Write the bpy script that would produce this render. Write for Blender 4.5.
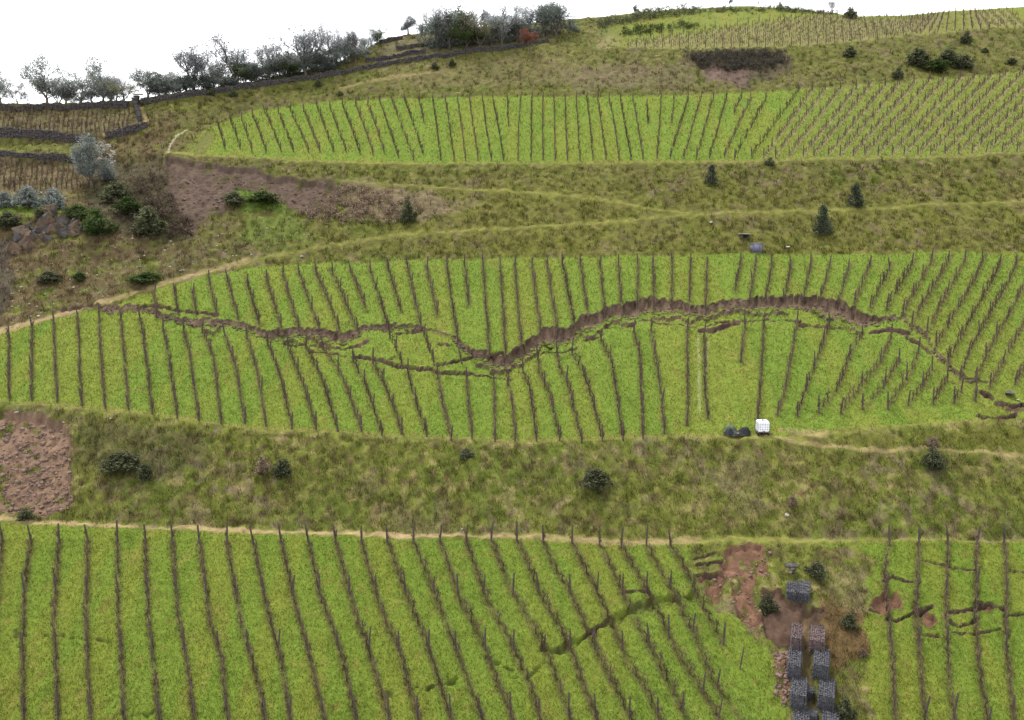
import bpy, bmesh, math, random
import numpy as np

# ------------------------------------------------------------------ camera, sky, sun, exposure
for o in list(bpy.data.objects):
    bpy.data.objects.remove(o)
SC = bpy.context.scene
COL = SC.collection
R = math.radians
FPX = 850.0                      # focal length in pixels of a 1024 px wide picture
PITCH = R(10.0)
CAMZ = 60.0
cam = bpy.data.objects.new('camera', bpy.data.cameras.new('camera'))
COL.objects.link(cam)
cam.data.sensor_width = 36.0
cam.data.lens = 36.0 * FPX / 1024.0
cam.data.clip_start = 0.5
cam.data.clip_end = 5000
cam.location = (0, 0, CAMZ)
cam.rotation_euler = (R(90) - PITCH, 0, 0)
SC.camera = cam

SUN_EL, SUN_AZ = R(64), R(-38)   # azimuth measured from +Y towards +X
world = bpy.data.worlds.new('World'); SC.world = world
world.use_nodes = True
nt = world.node_tree
bg = nt.nodes['Background']
sky = nt.nodes.new('ShaderNodeTexSky'); sky.sky_type = 'NISHITA'
sky.sun_disc = False
sky.sun_elevation = SUN_EL
sky.sun_rotation = SUN_AZ
sky.air_density = 1.0; sky.dust_density = 4.0
hsv = nt.nodes.new('ShaderNodeHueSaturation'); hsv.inputs['Saturation'].default_value = 0.30
mixs = nt.nodes.new('ShaderNodeMix'); mixs.data_type = 'RGBA'
mixs.inputs[0].default_value = 0.72                       # cloud cover: mostly an even white overcast
mixs.inputs[7].default_value = (10.0, 10.2, 10.5, 1)
nt.links.new(sky.outputs[0], hsv.inputs['Color'])
nt.links.new(hsv.outputs[0], mixs.inputs[6])
nt.links.new(mixs.outputs[2], bg.inputs['Color'])
bg.inputs['Strength'].default_value = 0.075

sun = bpy.data.objects.new('sun', bpy.data.lights.new('sun', 'SUN'))
COL.objects.link(sun)
sun.data.energy = 1.5
sun.data.angle = R(12)
sun.data.color = (1.0, 0.96, 0.9)
sun.location = (-60, -20, 160)
sx = math.cos(SUN_EL) * math.sin(SUN_AZ); sy = math.cos(SUN_EL) * math.cos(SUN_AZ); sz = math.sin(SUN_EL)
# the sun stands behind thin cloud beyond the hill, to the left
from mathutils import Vector, Matrix
sun.rotation_euler = Vector((-sx, -sy, -sz)).to_track_quat('-Z', 'Y').to_euler()
sky.sun_rotation = math.atan2(sx, sy)
VS = SC.view_settings
VS.view_transform = 'Standard'; VS.look = 'None'; VS.gamma = 1.0
VS.exposure = 1.68

rng = np.random.default_rng(7)
random.seed(7)

# ------------------------------------------------------------------ numpy helpers
def _hash(ix, iy, s):
    h = (ix.astype(np.int64) * 374761393 + iy.astype(np.int64) * 668265263 + s * 974711) & 0x7fffffff
    h = ((h ^ (h >> 13)) * 1274126177) & 0x7fffffff
    return ((h ^ (h >> 16)) & 0xffff) / 65535.0

def vnoise(x, y, s=0):
    x = np.asarray(x, float); y = np.asarray(y, float)
    ix = np.floor(x); iy = np.floor(y); fx = x - ix; fy = y - iy
    fx = fx * fx * (3 - 2 * fx); fy = fy * fy * (3 - 2 * fy)
    a = _hash(ix, iy, s); b = _hash(ix + 1, iy, s); c = _hash(ix, iy + 1, s); d = _hash(ix + 1, iy + 1, s)
    return (a + (b - a) * fx) * (1 - fy) + (c + (d - c) * fx) * fy

def fbm(x, y, s=0, o=3):
    t = 0; amp = 1; tot = 0
    for k in range(o):
        t = t + amp * vnoise(x * 2**k + 13.7 * k, y * 2**k - 7.3 * k, s + k); tot += amp; amp *= 0.5
    return t / tot

def ss(a, b, x):
    t = np.clip((x - a) / (b - a), 0, 1)
    return t * t * (3 - 2 * t)

def curve(pts):
    p = np.array(pts, float)
    return lambda x: np.interp(x, p[:, 0], p[:, 1])

def seg_dist(px, py, poly, pad=40):
    """distance in pixels from points to a polyline"""
    d = np.full(px.shape, 1e9)
    p = np.array(poly, float)
    lo = p.min(0)[:2] - pad; hi = p.max(0)[:2] + pad
    m = (px > lo[0]) & (px < hi[0]) & (py > lo[1]) & (py < hi[1])
    if not m.any(): return d
    qx = px[m]; qy = py[m]; dd = np.full(qx.shape, 1e9)
    for (ax, ay), (bx, by) in zip(p[:-1, :2], p[1:, :2]):
        vx, vy = bx - ax, by - ay; L = vx * vx + vy * vy + 1e-9
        t = np.clip(((qx - ax) * vx + (qy - ay) * vy) / L, 0, 1)
        dd = np.minimum(dd, np.hypot(qx - ax - t * vx, qy - ay - t * vy))
    d[m] = dd
    return d

def poly_sd(px, py, poly):
    """signed distance in pixels, negative inside a polygon"""
    p = list(poly) + [poly[0]]
    d = seg_dist(px, py, p)
    inside = np.zeros(px.shape, bool)
    for (ax, ay), (bx, by) in zip(p[:-1], p[1:]):
        c = ((ay > py) != (by > py)) & (px < (bx - ax) * (py - ay) / (by - ay + 1e-12) + ax)
        inside ^= c
    return np.where(inside, -d, d)

# ------------------------------------------------------------------ the hillside
# boundaries of fields and banks as seen in the photograph; distances come from integrating real slope angles up the hill
yA = curve([(-400,520),(0,524),(200,531),(400,539),(520,541),(640,543),(760,545),(880,542),(1024,543),(1400,548)])
yB = curve([(-400,514),(0,518),(100,523),(200,526),(300,529),(400,531),(512,534),(640,535),(760,539),(880,538),(1024,539),(1400,543)])
yC = curve([(-400,418),(0,404),(75,408),(150,416),(256,429),(400,437),(470,440),(512,441),(600,440),(690,437),(730,437),(768,437),(850,430),(930,424),(1024,418),(1400,405)])
yD = curve([(-400,395),(-100,362),(0,333),(50,320),(95,308),(150,292),(200,278),(256,268),(300,264),(400,260),(512,257),(640,256),(768,254),(900,252),(1024,253),(1400,255)])
yE = curve([(-400,152),(165,152),(200,156),(256,158),(340,162),(512,163),(700,162),(768,160),(900,157),(1024,153),(1400,140)])
yF = curve([(-400,151),(165,150),(185,138),(217,124),(256,110),(300,104),(340,100),(400,98),(512,97),(600,97),(700,94),(768,91),(850,86),(950,78),(1024,72),(1400,45)])
yG = curve([(-400,47),(560,47),(600,48),(700,49),(800,47),(870,40),(960,31),(1024,27),(1400,8)])
yS = curve([(-400,98),(0,104),(60,103),(130,101),(150,97),(180,91),(256,81),(300,72),(340,61),(362,50),(381,41),(401,36),(420,33),(440,30),(512,25),(545,22),(575,19),(600,17),(640,12),(690,8),(740,6),(780,7),(830,12),(853,16),(900,15),(950,11),(1024,7),(1400,-10)])

def slope_deg(x, y):
    s = np.full(x.shape, 24.0)
    w = 1.5
    def band(lo, hi, val, s):
        m = ss(-w, w, y - lo) * ss(-w, w, hi - y)
        return s * (1 - m) + val * m
    s = band(yB(x), yA(x), 6.0, s)
    s = band(yC(x) + 4, yB(x), 37.0, s)
    s = band(yC(x), yC(x) + 4, 9.0, s)
    s = band(yE(x), yD(x), 31.0, s)
    s = band(yG(x), yF(x), 30.0, s)
    left = 1 - ss(120, 185, x)
    sl = np.full(x.shape, 25.0)
    yy = y + (x - 60) * 0.03
    for lo, hi, val in [(265,400,27),(212,265,36),(196,212,16),(165,196,24),(157,165,55),(143,157,21),(130,143,50),(107,130,22),(0,107,50)]:
        m = ss(-w, w, yy - lo) * ss(-w, w, hi - yy)
        sl = sl * (1 - m) + val * m
    up = ss(4, 14, yD(x) - y)
    return s + (sl - s) * left * up

TX = np.arange(-420, 1445, 4.0); TY = np.arange(1000, -30, -1.0)
gx, gy = np.meshgrid(TX, TY)
tt = np.tan(np.radians(slope_deg(gx, gy)))
cp, sp = math.cos(PITCH), math.sin(PITCH)
def ab(y):
    v = -(y - 360.0) / FPX
    return cp + v * sp, -sp + v * cp
aa, bb = ab(TY)
LZ = np.zeros(gx.shape)
for j in range(1, len(TY)):
    t = 0.5 * (tt[j] + tt[j-1])
    t = np.maximum(t, np.maximum(bb[j], bb[j-1]) / aa[j] + 0.10)
    LZ[j] = LZ[j-1] + np.log((bb[j-1] - t * aa[j-1]) / (bb[j] - t * aa[j]))
j720 = int(np.where(TY == 720)[0][0])
LZ += math.log(54.0) - LZ[j720][None, :]
k = np.exp(-0.5 * (np.arange(-12, 13) / 5.0) ** 2); k /= k.sum()      # smooth along the hill
pad = np.pad(LZ, ((0, 0), (12, 12)), mode='edge')
LZ = sum(k[i] * pad[:, i:i + LZ.shape[1]] for i in range(25))

def depth(px, py):
    px = np.asarray(px, float); py = np.asarray(py, float)
    fx = np.clip((px - TX[0]) / 4.0, 0, len(TX) - 1.001); fy = np.clip(TY[0] - py, 0, len(TY) - 1.001)
    ix = fx.astype(int); iy = fy.astype(int); u = fx - ix; v = fy - iy
    l = (LZ[iy, ix] * (1-u) + LZ[iy, ix+1] * u) * (1-v) + (LZ[iy+1, ix] * (1-u) + LZ[iy+1, ix+1] * u) * v
    return np.exp(l)

def base_point(px, py):
    px = np.asarray(px, float); py = np.asarray(py, float)
    Z = depth(px, py); u = (px - 512.0) / FPX; a, b = ab(py)
    return np.stack([Z * u, Z * a, CAMZ + Z * b], -1)

def pxm(px, py):                # pixels per metre there
    return FPX / depth(px, py)

# --- cracks in the turf
T_PTS = [(88,305),(95,304),(110,305),(135,306),(160,314),(180,319),(200,321),(220,321),(240,324),(256,329),(268,332),(281,331),(300,329),(318,330),(340,332),(356,330),(366,328),(376,326),(396,325),(421,328),(436,331),(456,340),(471,350),(486,354),(500,356),(512,353),(524,344),(534,335),(545,328),(552,327),(565,329),(574,326),(579,319),(597,314),(606,309),(617,307),(634,303),(649,300),(660,300),(680,302),(690,304),(702,307),(722,304),(742,299),(768,297),(800,296),(818,296),(838,301),(853,308),(860,314),(868,316),(885,317),(903,316),(908,320),(912,327),(922,330),(928,336),(934,350),(940,357),(950,366),(960,374),(975,379),(988,382)]
W_PTS = [(88,0),(95,2),(105,8),(130,8),(140,5),(160,5),(200,6),(256,8),(281,10),(300,9),(340,10),(358,10),(366,5),(396,5),(421,3),(436,3),(456,4),(471,8),(486,13),(500,15),(512,15),(524,15),(534,16),(549,20),(570,20),(580,16),(600,15),(625,15),(649,17),(680,15),(702,11),(730,11),(742,13),(768,15),(800,15),(818,18),(838,20),(853,20),(862,16),(872,9),(890,6),(903,3),(908,6),(922,7),(928,4),(934,5),(945,6),(955,4),(970,4),(988,0)]
crackT0 = curve(T_PTS); crackW0 = curve(W_PTS)
def crackW(x):
    return crackW0(x) * (.62 + .42 * vnoise(np.asarray(x) * .07, np.asarray(x) * 0, 93))
def crackT(x):
    return crackT0(x) + (vnoise(x * 0.42, x * 0, 91) - 0.5) * 3.6 + (vnoise(x * 0.14, x * 0 + 3, 92) - 0.5) * 3.0
THIN = [  # thin tears: polyline, half width in px, depth in m
    ([(138,306),(160,307),(180,311),(200,313),(217,315)], 2.2, .35),
    ([(60,309),(75,307),(92,304)], 1.6, .2),
    ([(285,340),(300,343),(318,341),(345,345),(360,343),(368,340)], 2.0, .3),
    ([(310,351),(330,351),(346,355)], 1.4, .25),
    ([(353,356),(370,358),(385,362),(400,367),(416,369),(432,369),(440,373),(456,373),(481,374),(500,372)], 2.4, .4),
    ([(386,362),(394,358)], 1.2, .2),
    ([(438,365),(452,363),(463,359),(472,354)], 2.0, .35),
    ([(396,333),(421,331)], 1.4, .25), ([(438,344),(452,345)], 1.2, .2),
    ([(488,355),(503,354)], 2.0, .4), ([(496,376),(512,379)], 1.4, .3),
    ([(541,352),(560,351),(575,348)], 2.0, .35), ([(585,335),(603,332)], 1.6, .3), ([(607,322),(622,324),(636,319)], 1.6, .3),
    ([(640,318),(662,320),(690,323),(708,323),(724,320)], 2.0, .35),
    ([(716,318),(735,320),(750,318),(768,315)], 1.8, .3),
    ([(700,331),(712,331),(728,325),(738,321)], 3.2, .3),
    ([(770,320),(786,318),(800,322)], 1.6, .25), ([(800,325),(830,328),(856,329)], 1.8, .3),
    ([(872,331),(890,329),(908,332)], 3.2, .35), ([(908,338),(920,343),(930,352)], 2.5, .3),
    ([(982,392),(992,398)], 3.0, .3), ([(996,404),(1012,406),(1030,405)], 3.0, .4), ([(978,416),(992,419),(1015,415)], 2.2, .4),
    # lower field
    ([(-6,629),(10,635),(30,637),(60,638),(90,640),(118,642)], 1.6, .14, 'fold'),
    ([(414,686),(428,687),(446,682),(464,675)], 2.0, .26, 'fold'), ([(486,659),(500,667),(514,668)], 1.8, .22, 'fold'),
    ([(512,677),(530,677),(543,664)], 1.6, .16, 'fold'), ([(545,650),(560,650),(572,643),(588,636),(598,628),(612,620),(630,611),(655,603),(672,598),(690,597)], 5.5, .34, 'fold'),
    ([(588,632),(602,625)], 1.5, .2), ([(624,592),(640,590),(652,594)], 1.5, .2),
    ([(372,696),(392,692)], 1.6, .16, 'fold'), ([(134,715),(158,712)], 1.6, .16, 'fold'),
    ([(695,559),(706,556),(715,552)], 1.6, .3), ([(697,566),(712,563),(722,561)], 1.8, .35), ([(697,576),(716,576)], 1.4, .3),
    # right part of the lower field
    ([(922,561),(935,564),(952,568),(974,571)], 1.5, .22), ([(1010,571),(1030,573)], 1.5, .22),
    ([(884,582),(893,578),(905,582),(912,583)], 1.8, .3), ([(870,611),(884,613)], 1.6, .25),
    ([(888,620),(897,623),(906,618),(916,612),(924,608)], 2.0, .35), ([(922,610),(932,607)], 2.5, .4),
    ([(950,622),(960,626),(970,623),(978,617)], 1.8, .3), ([(919,636),(940,637)], 1.5, .22), ([(952,633),(974,633),(1000,627)], 1.5, .25),
    ([(950,613),(962,611),(976,608)], 2.2, .3), ([(976,603),(990,603),(1003,609)], 2.6, .4), ([(1005,615),(1018,613),(1030,612)], 1.6, .25),
]
SOILPATCH = [  # bare soil, polygon, sink in m
    ([(868,608),(873,600),(880,596),(884,590),(893,592),(900,600),(902,608),(892,614),(884,617),(874,611)], .3, 'red'),
    ([(917,612),(926,609),(936,614),(938,622),(929,629),(922,625)], .3, 'red'),
    ([(940,612),(950,612),(950,619),(942,620)], .25, 'red'), ([(974,602),(990,603),(996,609),(982,611),(974,610)], .25, 'red'),
    ([(993,617),(999,617),(998,622),(992,622)], .15, 'red'),
    ([(722,552),(730,548),(748,546),(764,547),(767,560),(770,575),(757,578),(752,585),(750,592),(755,603),(762,618),(758,628),(748,626),(738,616),(735,604),(733,590),(738,582),(726,580),(722,600),(712,604),(706,596),(704,588),(697,584),(696,576),(712,574),(722,572),(716,566),(708,566),(712,561),(724,560)], .28, 'red'),
    ([(762,590),(776,586),(790,596),(806,603),(824,608),(822,630),(808,640),(792,648),(774,646),(764,626)], .25, 'purple'),
    ([(774,655),(788,650),(792,690),(786,712),(779,690),(774,672)], .05, 'red'),
    ([(-60,410),(0,412),(30,414),(64,420),(70,440),(72,470),(75,500),(70,512),(40,518),(0,514),(-60,508)], .5, 'pink'),
    ([(166,157),(205,161),(240,167),(280,175),(318,179),(338,183),(342,192),(336,204),(316,212),(300,210),(284,204),(268,198),(250,192),(236,188),(232,200),(226,212),(212,216),(202,226),(192,236),(182,232),(174,212),(168,195),(163,175)], .5, 'grey'),
    ([(198,140),(206,132),(216,130),(214,145),(204,154),(194,154)], .0, 'track'),
    ([(1000,408),(1040,405),(1040,414),(1004,413)], .1, 'purple'),
]
PATHS = [  # polyline, half width px, kind, strength
    ([(-400,398),(-100,367),(0,331),(50,317),(92,304),(110,299)], 3.4, 'beige', .9),
    ([(92,303),(150,288),(200,273),(250,261)], 2.2, 'beige', .6), ([(250,261),(300,251),(340,242)], 2.0, 'pale', .7),
    ([(340,242),(400,233),(512,228),(600,222),(690,215),(800,211),(900,207),(1024,200),(1200,192)], 1.7, 'pale', .85),
    ([(340,180),(400,184),(460,188),(540,194),(600,200),(650,208),(690,214)], 1.5, 'pale', .85),
    ([(-200,514),(0,520),(100,526),(200,529),(300,532),(400,535),(460,537)], 2.6, 'beige', .9),
    ([(460,537),(560,539),(640,541),(700,541)], 3.0, 'beige', .55), ([(700,541),(880,541),(1024,542),(1300,545)], 2.6, 'pale', .8),
    ([(-200,410),(0,402),(75,407),(150,414),(256,428),(400,436),(512,440),(690,437),(768,438)], 2.2, 'pale', .9),
    ([(758,436),(790,440),(830,446),(870,449),(940,451),(1024,455),(1200,462)], 2.2, 'beige', .6),
    ([(790,436),(840,430),(930,424),(990,420)], 1.8, 'pale', .8),
    ([(780,431),(800,432),(825,434)], 3.0, 'beige', .5),
    ([(166,152),(200,155),(256,158),(340,162),(512,163),(700,162),(768,160),(900,157),(1024,153),(1200,148)], 1.4, 'pale', .9),
    ([(168,152),(171,144),(176,136),(186,130)], 0.9, 'white', .7), ([(340,88),(360,84),(400,76),(430,72)], 1.4, 'beige', .4),
    ([(104,134),(118,131),(136,127),(146,120),(142,108),(137,104)], 2.0, 'beige', .8),
    ([(698,338),(699,360),(700,414)], 1.5, 'straw', .4), ([(709,340),(708,350),(707,372)], 1.3, 'straw', .3),
]
GULLY = [(808,612),(803,640),(806,670),(810,700),(814,740),(817,790)]

def fieldmask(px, py):
    e = (vnoise(px * .18, py * 0 + 1, 55) - .5) * 2.2
    low = ss(-1.2, 1.2, py - yA(px) + e) * (1 - ss(-3, 3, -poly_sd(px, py, PLOT) + (fbm(px * .06, py * .06, 58) - .5) * 26))
    mid = ss(-1.2, 1.2, py - yD(px) + e) * ss(-1.2, 1.2, yC(px) - py + e)
    upp = ss(-1.2, 1.2, py - yF(px) + e) * ss(-1.2, 1.2, yE(px) - py + e) * ss(180, 212, px + (py - 140) * .5)
    top = ss(-1, 1, yG(px) - py + e) * ss(590, 640, px)
    return low, mid, upp, top
PLOT = [(688,546),(762,544),(872,545),(874,560),(870,590),(862,620),(866,660),(872,720),(880,800),(780,800),(778,700),(768,650),(745,625),(700,590)]

def masks(px, py):
    """soil weight, soil colour and vertical sink at picture points"""
    px = np.asarray(px, float); py = np.asarray(py, float)
    soil = np.zeros(px.shape); col = np.zeros(px.shape + (3,)); sink = np.zeros(px.shape)
    def put(w, c):
        nonlocal soil, col
        col = col * (1 - w[..., None]) + np.array(c) * w[..., None]
        soil = np.maximum(soil, w)
    jig = (vnoise(px * .3, py * .3, 31) - .5) * 5 + (vnoise(px * .09, py * .09, 32) - .5) * 8
    cols = {'red': (.112, .062, .040), 'purple': (.070, .044, .031), 'pink': (.126, .082, .055), 'grey': (.070, .049, .037), 'track': (.15, .12, .065)}
    for poly, s, kind in SOILPATCH:
        big = .8 if kind in ('pink', 'purple') else (.55 if kind == 'grey' else .6)
        sd = poly_sd(px, py, poly) + jig * big
        w = 1 - ss(-1.6, 1.6, sd)
        if kind == 'track': w = w * .5
        if kind in ('pink', 'red', 'grey'):
            g = fbm(px * .11, py * .16, 44)
            w = w * (1 - ss(.60, .70, g) * (.85 if kind != 'grey' else .4))
        put(w, cols[kind])
        sink += s * (1.2 if kind == 'grey' else 1.3) * (1 - ss(-2.6, -1.4, sd))
    T = crackT(px); W = crackW(px); H = W * .52
    dy = py - T
    inside = ss(-2.0, -1.2, dy) * (W > .3)
    drop = ss(-.4, .8 + 3.2 * vnoise(px * .33, py * 0 + 7, 98), dy) * (W > .3) * (W * .056) * (1 - ss(0, 1, (dy - H * .45) / (H * .6 + 20)))
    sink += drop
    strip = fbm(px * .10, py * .42, 61, 2)
    lowmix = ss(.35, .8, dy / (H + .01))
    w = inside * (1 - ss(-1.2, 1.2, dy - H + (vnoise(px*.2, py*.2, 62) - .5) * 4)) * (1 - lowmix * ss(.52, .6, strip) * .85)
    put(w, (.100, .068, .048))
    put(w * (1 - ss(.0, .9, dy + (vnoise(px * .5, py * .1, 94) - .5) * 2)), (.040, .028, .020))       # dark topsoil tone that also paints in shade under the turf lip
    # slid turf: a second, smaller step in the broken ground below the scarp
    T2 = T + H * 1.0 + 5 + (vnoise(px * .09, px * 0, 95) - .5) * 9
    d2_ = py - T2; on = ss(.40, .52, vnoise(px * .05, px * 0 + 2, 96)) * (W > 6)
    sink += on * .32 * ss(-.4, .5, d2_) * (1 - ss(2, 16, d2_))
    put(on * ss(-1.6, -1.0, d2_) * (1 - ss(.3, 1.2, d2_)), (.060, .040, .030))
    for poly, hw, dep, *fold in THIN:
        d = seg_dist(px, py, poly)
        near = d < hw * 3 + 4
        if not near.any(): continue
        d2 = d + (vnoise(px * .4, py * .4, 71) - .5) * 2.2 + ((fbm(px * .13, py * .13, 75) - .5) * 11 if fold else 0)
        g = 1 - ss(hw * .25, hw * .75, d2)
        if fold: g = g * ss(.12, .45, fbm(px * .09, py * .09, 74))
        sink += dep * 1.3 * g * near
        put((1 - ss(hw * .75, hw * 1.1, d2)) * near * ((.55 * ss(.45, .6, fbm(px * .12, py * .12, 73))) if fold else 1.0), (.060, .038, .030))
    d = seg_dist(px, py, GULLY)
    g = 1 - ss(4, 8, d)
    sink += .45 * g
    put(g * .8, (.10, .07, .04))
    return soil, col, sink

def noise_h(P, px, py):
    X, Y = P[..., 0], P[..., 1]
    low, mid, upp, top = fieldmask(px, py)
    f = np.clip(low + mid + upp + top, 0, 1)
    h = (fbm(X / 9, Y / 9, 5) - .5) * .5
    h = h + (1 - f) * ((fbm(X / 2.2, Y / 2.2, 8) - .5) * .36 + (vnoise(X / .6, Y / .6, 9) - .5) * .3)
    h = h + f * ((fbm(X / 1.3, Y / 1.3, 11) - .5) * .16 + (vnoise(X / .4, Y / .4, 12) - .5) * .07)
    return h

def ground(px, py, raw=False):
    px = np.atleast_1d(np.asarray(px, float)); py = np.atleast_1d(np.asarray(py, float))
    P = base_point(px, py)
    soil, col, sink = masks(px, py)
    X0, Y0 = P[..., 0].copy(), P[..., 1].copy()
    P[..., 2] += noise_h(P, px, py) - sink + soil * (vnoise(X0 / .35, Y0 / .35, 15) - .5) * .25
    cz = np.abs(py - crackT0(px)) < 26
    P[..., 1] += soil * (fbm(X0 / .6, P[..., 2] / .35, 16) - .5) * np.where(cz, .7, .12)
    if raw: return P, soil, col
    return P

def ground1(px, py):
    return Vector(ground(px, py)[0])

def mixc(a, b, w):
    return a * (1 - w[..., None]) + np.asarray(b) * w[..., None]

def surface_color(px, py, P, soil, scol, strips=True):
    X, Y = P[..., 0], P[..., 1]
    low, mid, upp, top = fieldmask(px, py)
    n1 = fbm(X / 5, Y / 5, 21); n2 = fbm(X / 1.4, Y / 1.4, 24); n3 = fbm(X / .55, Y / .55, 27, 2)
    stripe = vnoise(X / 1.9, Y / 22, 29)
    one = np.ones(px.shape)
    # steep banks: olive, straw and brown grass
    c = one[..., None] * np.array((.084, .092, .019))
    c = mixc(c, (.070, .086, .016), ss(.48, .68, n1) * .8)
    c = mixc(c, (.165, .132, .058), ss(.52, .74, fbm(X / .75, Y / .6, 33)) * (.25 + .5 * ss(.4, .7, fbm(X / 4, Y / 3, 34))))
    c = mixc(c, (.066, .046, .024), ss(.55, .72, fbm(X / .6, Y / .6, 35)) * (.3 + .6 * n2))
    pk = ss(.64, .8, fbm(X / 3.0, Y / 3.0, 36)) * .3
    c = mixc(c, (.125, .088, .066), pk)
    yel = ss(165, 200, py) * (1 - ss(250, 262, py)) * ss(330, 450, px)
    c = mixc(c, (.098, .098, .020), yel * .55)
    c = mixc(c, (.120, .085, .060), ss(.55, .7, fbm(X / 1.0, Y / 1.0, 46)) * .55 * ss(.4, .6, fbm(X / 7, Y / 7, 47)))
    c = mixc(c, (.036, .038, .013), ss(.56, .7, fbm(X / .45, Y / .45, 48)) * .4)
    c = mixc(c, (.078, .058, .028), .18 * (1 - ss(250, 262, py)) * ss(.3, .6, fbm(X / 2.5, Y / 2.5, 49)))
    c = c * (.92 + .12 * ss(400, 430, py))[..., None]
    # gully on the left: darker and browner
    gl = (1 - ss(140, 260, px)) * ss(105, 120, py) * ss(0, 10, yD(px) - py)
    c = mixc(c, (.072, .052, .028), gl * .85 * ss(.25, .55, n2))
    for poly, colr, wgt in BLOTCH:
        sd = poly_sd(px, py, poly) + (n2 - .5) * 16 + (n1 - .5) * 10
        c = mixc(c, colr, (1 - ss(-4, 4, sd)) * wgt)
    # vineyard turf
    g = one[..., None] * np.array((.100, .139, .022))
    g = mixc(g, (.084, .130, .019), ss(.45, .65, n1) * .5)
    g = mixc(g, (.124, .138, .024), ss(.45, .75, stripe) * .6)
    g = mixc(g, (.055, .085, .012), ss(.56, .74, n3) * .35)
    g = mixc(g, (.140, .118, .034), ss(.62, .78, fbm(X / .7, Y / 1.0, 39)) * .4)
    brown = one[..., None] * np.array((.118, .105, .030))
    gl2 = g * np.array((.95, .93, .88)); gu = mixc(g, (.115, .122, .028), ss(760, 860, px) * .45)
    gt = mixc(g, brown[0] if brown.ndim > 1 else brown, one * .45)
    c = mixc(c, 0, low) + gl2 * low[..., None]
    c = mixc(c, 0, mid) + g * mid[..., None]
    c = mixc(c, 0, upp) + gu * upp[..., None]
    c = mixc(c, 0, top) + gt * top[..., None]
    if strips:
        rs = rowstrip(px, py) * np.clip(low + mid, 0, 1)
        c = mixc(c, (.066, .098, .014), ss(.0, .5, rs) * .22)  # soft darker green beside the vines, row shade painted into the turf
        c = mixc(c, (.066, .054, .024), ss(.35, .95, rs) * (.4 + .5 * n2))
        c = mixc(c, (.155, .125, .070), rowstrip2(px, py) * np.clip(upp + top, 0, 1) * (.3 + .7 * n2))
    # paths
    kinds = {'beige': (.22, .165, .082), 'pale': (.124, .122, .032), 'white': (.30, .27, .2), 'straw': (.26, .25, .14)}
    for poly, hw, kind, st in PATHS:
        d = seg_dist(px, py, poly) + ((n3 - .5) * 3.4 + (n2 - .5) * 4.0 + (n1 - .5) * 3.0) * min(1, (hw / 3.0) ** 1.5)
        c = mixc(c, kinds[kind], (1 - ss(hw * .5, hw * 1.2, d)) * st)
    fz = np.clip(low + mid + upp + top, 0, 1)
    c = c * ((.60 + .80 * n3) * (1 - fz) + (.74 + .56 * n3) * fz)[..., None]
    scol = scol * (.35 + .75 * fbm(X / .5, Y / .5, 41) + .6 * fbm(X / .9, Y / 3.0, 42))[..., None]
    return mixc(c, 0, soil) + scol * soil[..., None]

BLOTCH = [
    ([(684,54),(735,49),(788,52),(790,64),(775,78),(748,86),(712,80),(690,66)], (.055,.042,.030), .8),
    ([(700,66),(760,66),(740,84),(705,80)], (.115,.075,.065), .6),
    ([(228,182),(262,190),(286,200),(280,212),(250,214),(232,196)], (.066,.100,.018), .9),
    ([(258,212),(300,214),(306,236),(270,246),(240,240)], (.078,.102,.022), .7),
    ([(95,165),(160,160),(176,200),(190,240),(120,236),(85,220),(88,180)], (.05,.043,.026), .8),
    ([(0,200),(60,200),(62,210),(20,214),(0,212)], (.085,.118,.02), .9),
    ([(0,236),(14,240),(10,300),(0,318),(-60,318),(-60,236)], (.045,.035,.03), .8),
    ([(20,112),(130,110),(136,122),(110,136),(0,132),(0,112)], (.100,.082,.045), .6),
    ([(0,160),(84,166),(80,190),(0,196)], (.105,.080,.048), .6),
    ([(0,140),(80,145),(76,155),(0,152)], (.085,.095,.022), .7),
    ([(340,176),(430,190),(470,204),(420,222),(350,214)], (.13,.09,.07), .55),
    ([(770,630),(790,700),(778,720),(770,690)], (.11,.12,.02), .6),
    ([(820,600),(866,620),(870,650),(836,668),(818,640)], (.080,.048,.024), .85),
    ([(80,425),(200,430),(210,470),(120,480),(80,470)], (.048,.042,.022), .5),
    ([(840,436),(1030,428),(1030,452),(870,447)], (.085,.09,.018), .7),
    ([(400,70),(520,56),(640,60),(640,80),(420,92)], (.11,.088,.045), .4),
    ([(560,70),(690,60),(700,86),(580,92)], (.10,.075,.055), .35),
    ([(380,60),(520,40),(560,34),(560,24),(440,30),(384,42)], (.10,.085,.05), .7),
    ([(600,18),(770,8),(840,16),(800,24),(690,24),(600,36)], (.065,.085,.02), .8),
    ([(600,36),(700,26),(770,26),(780,40),(600,46)], (.17,.135,.075), .6),
]

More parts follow.
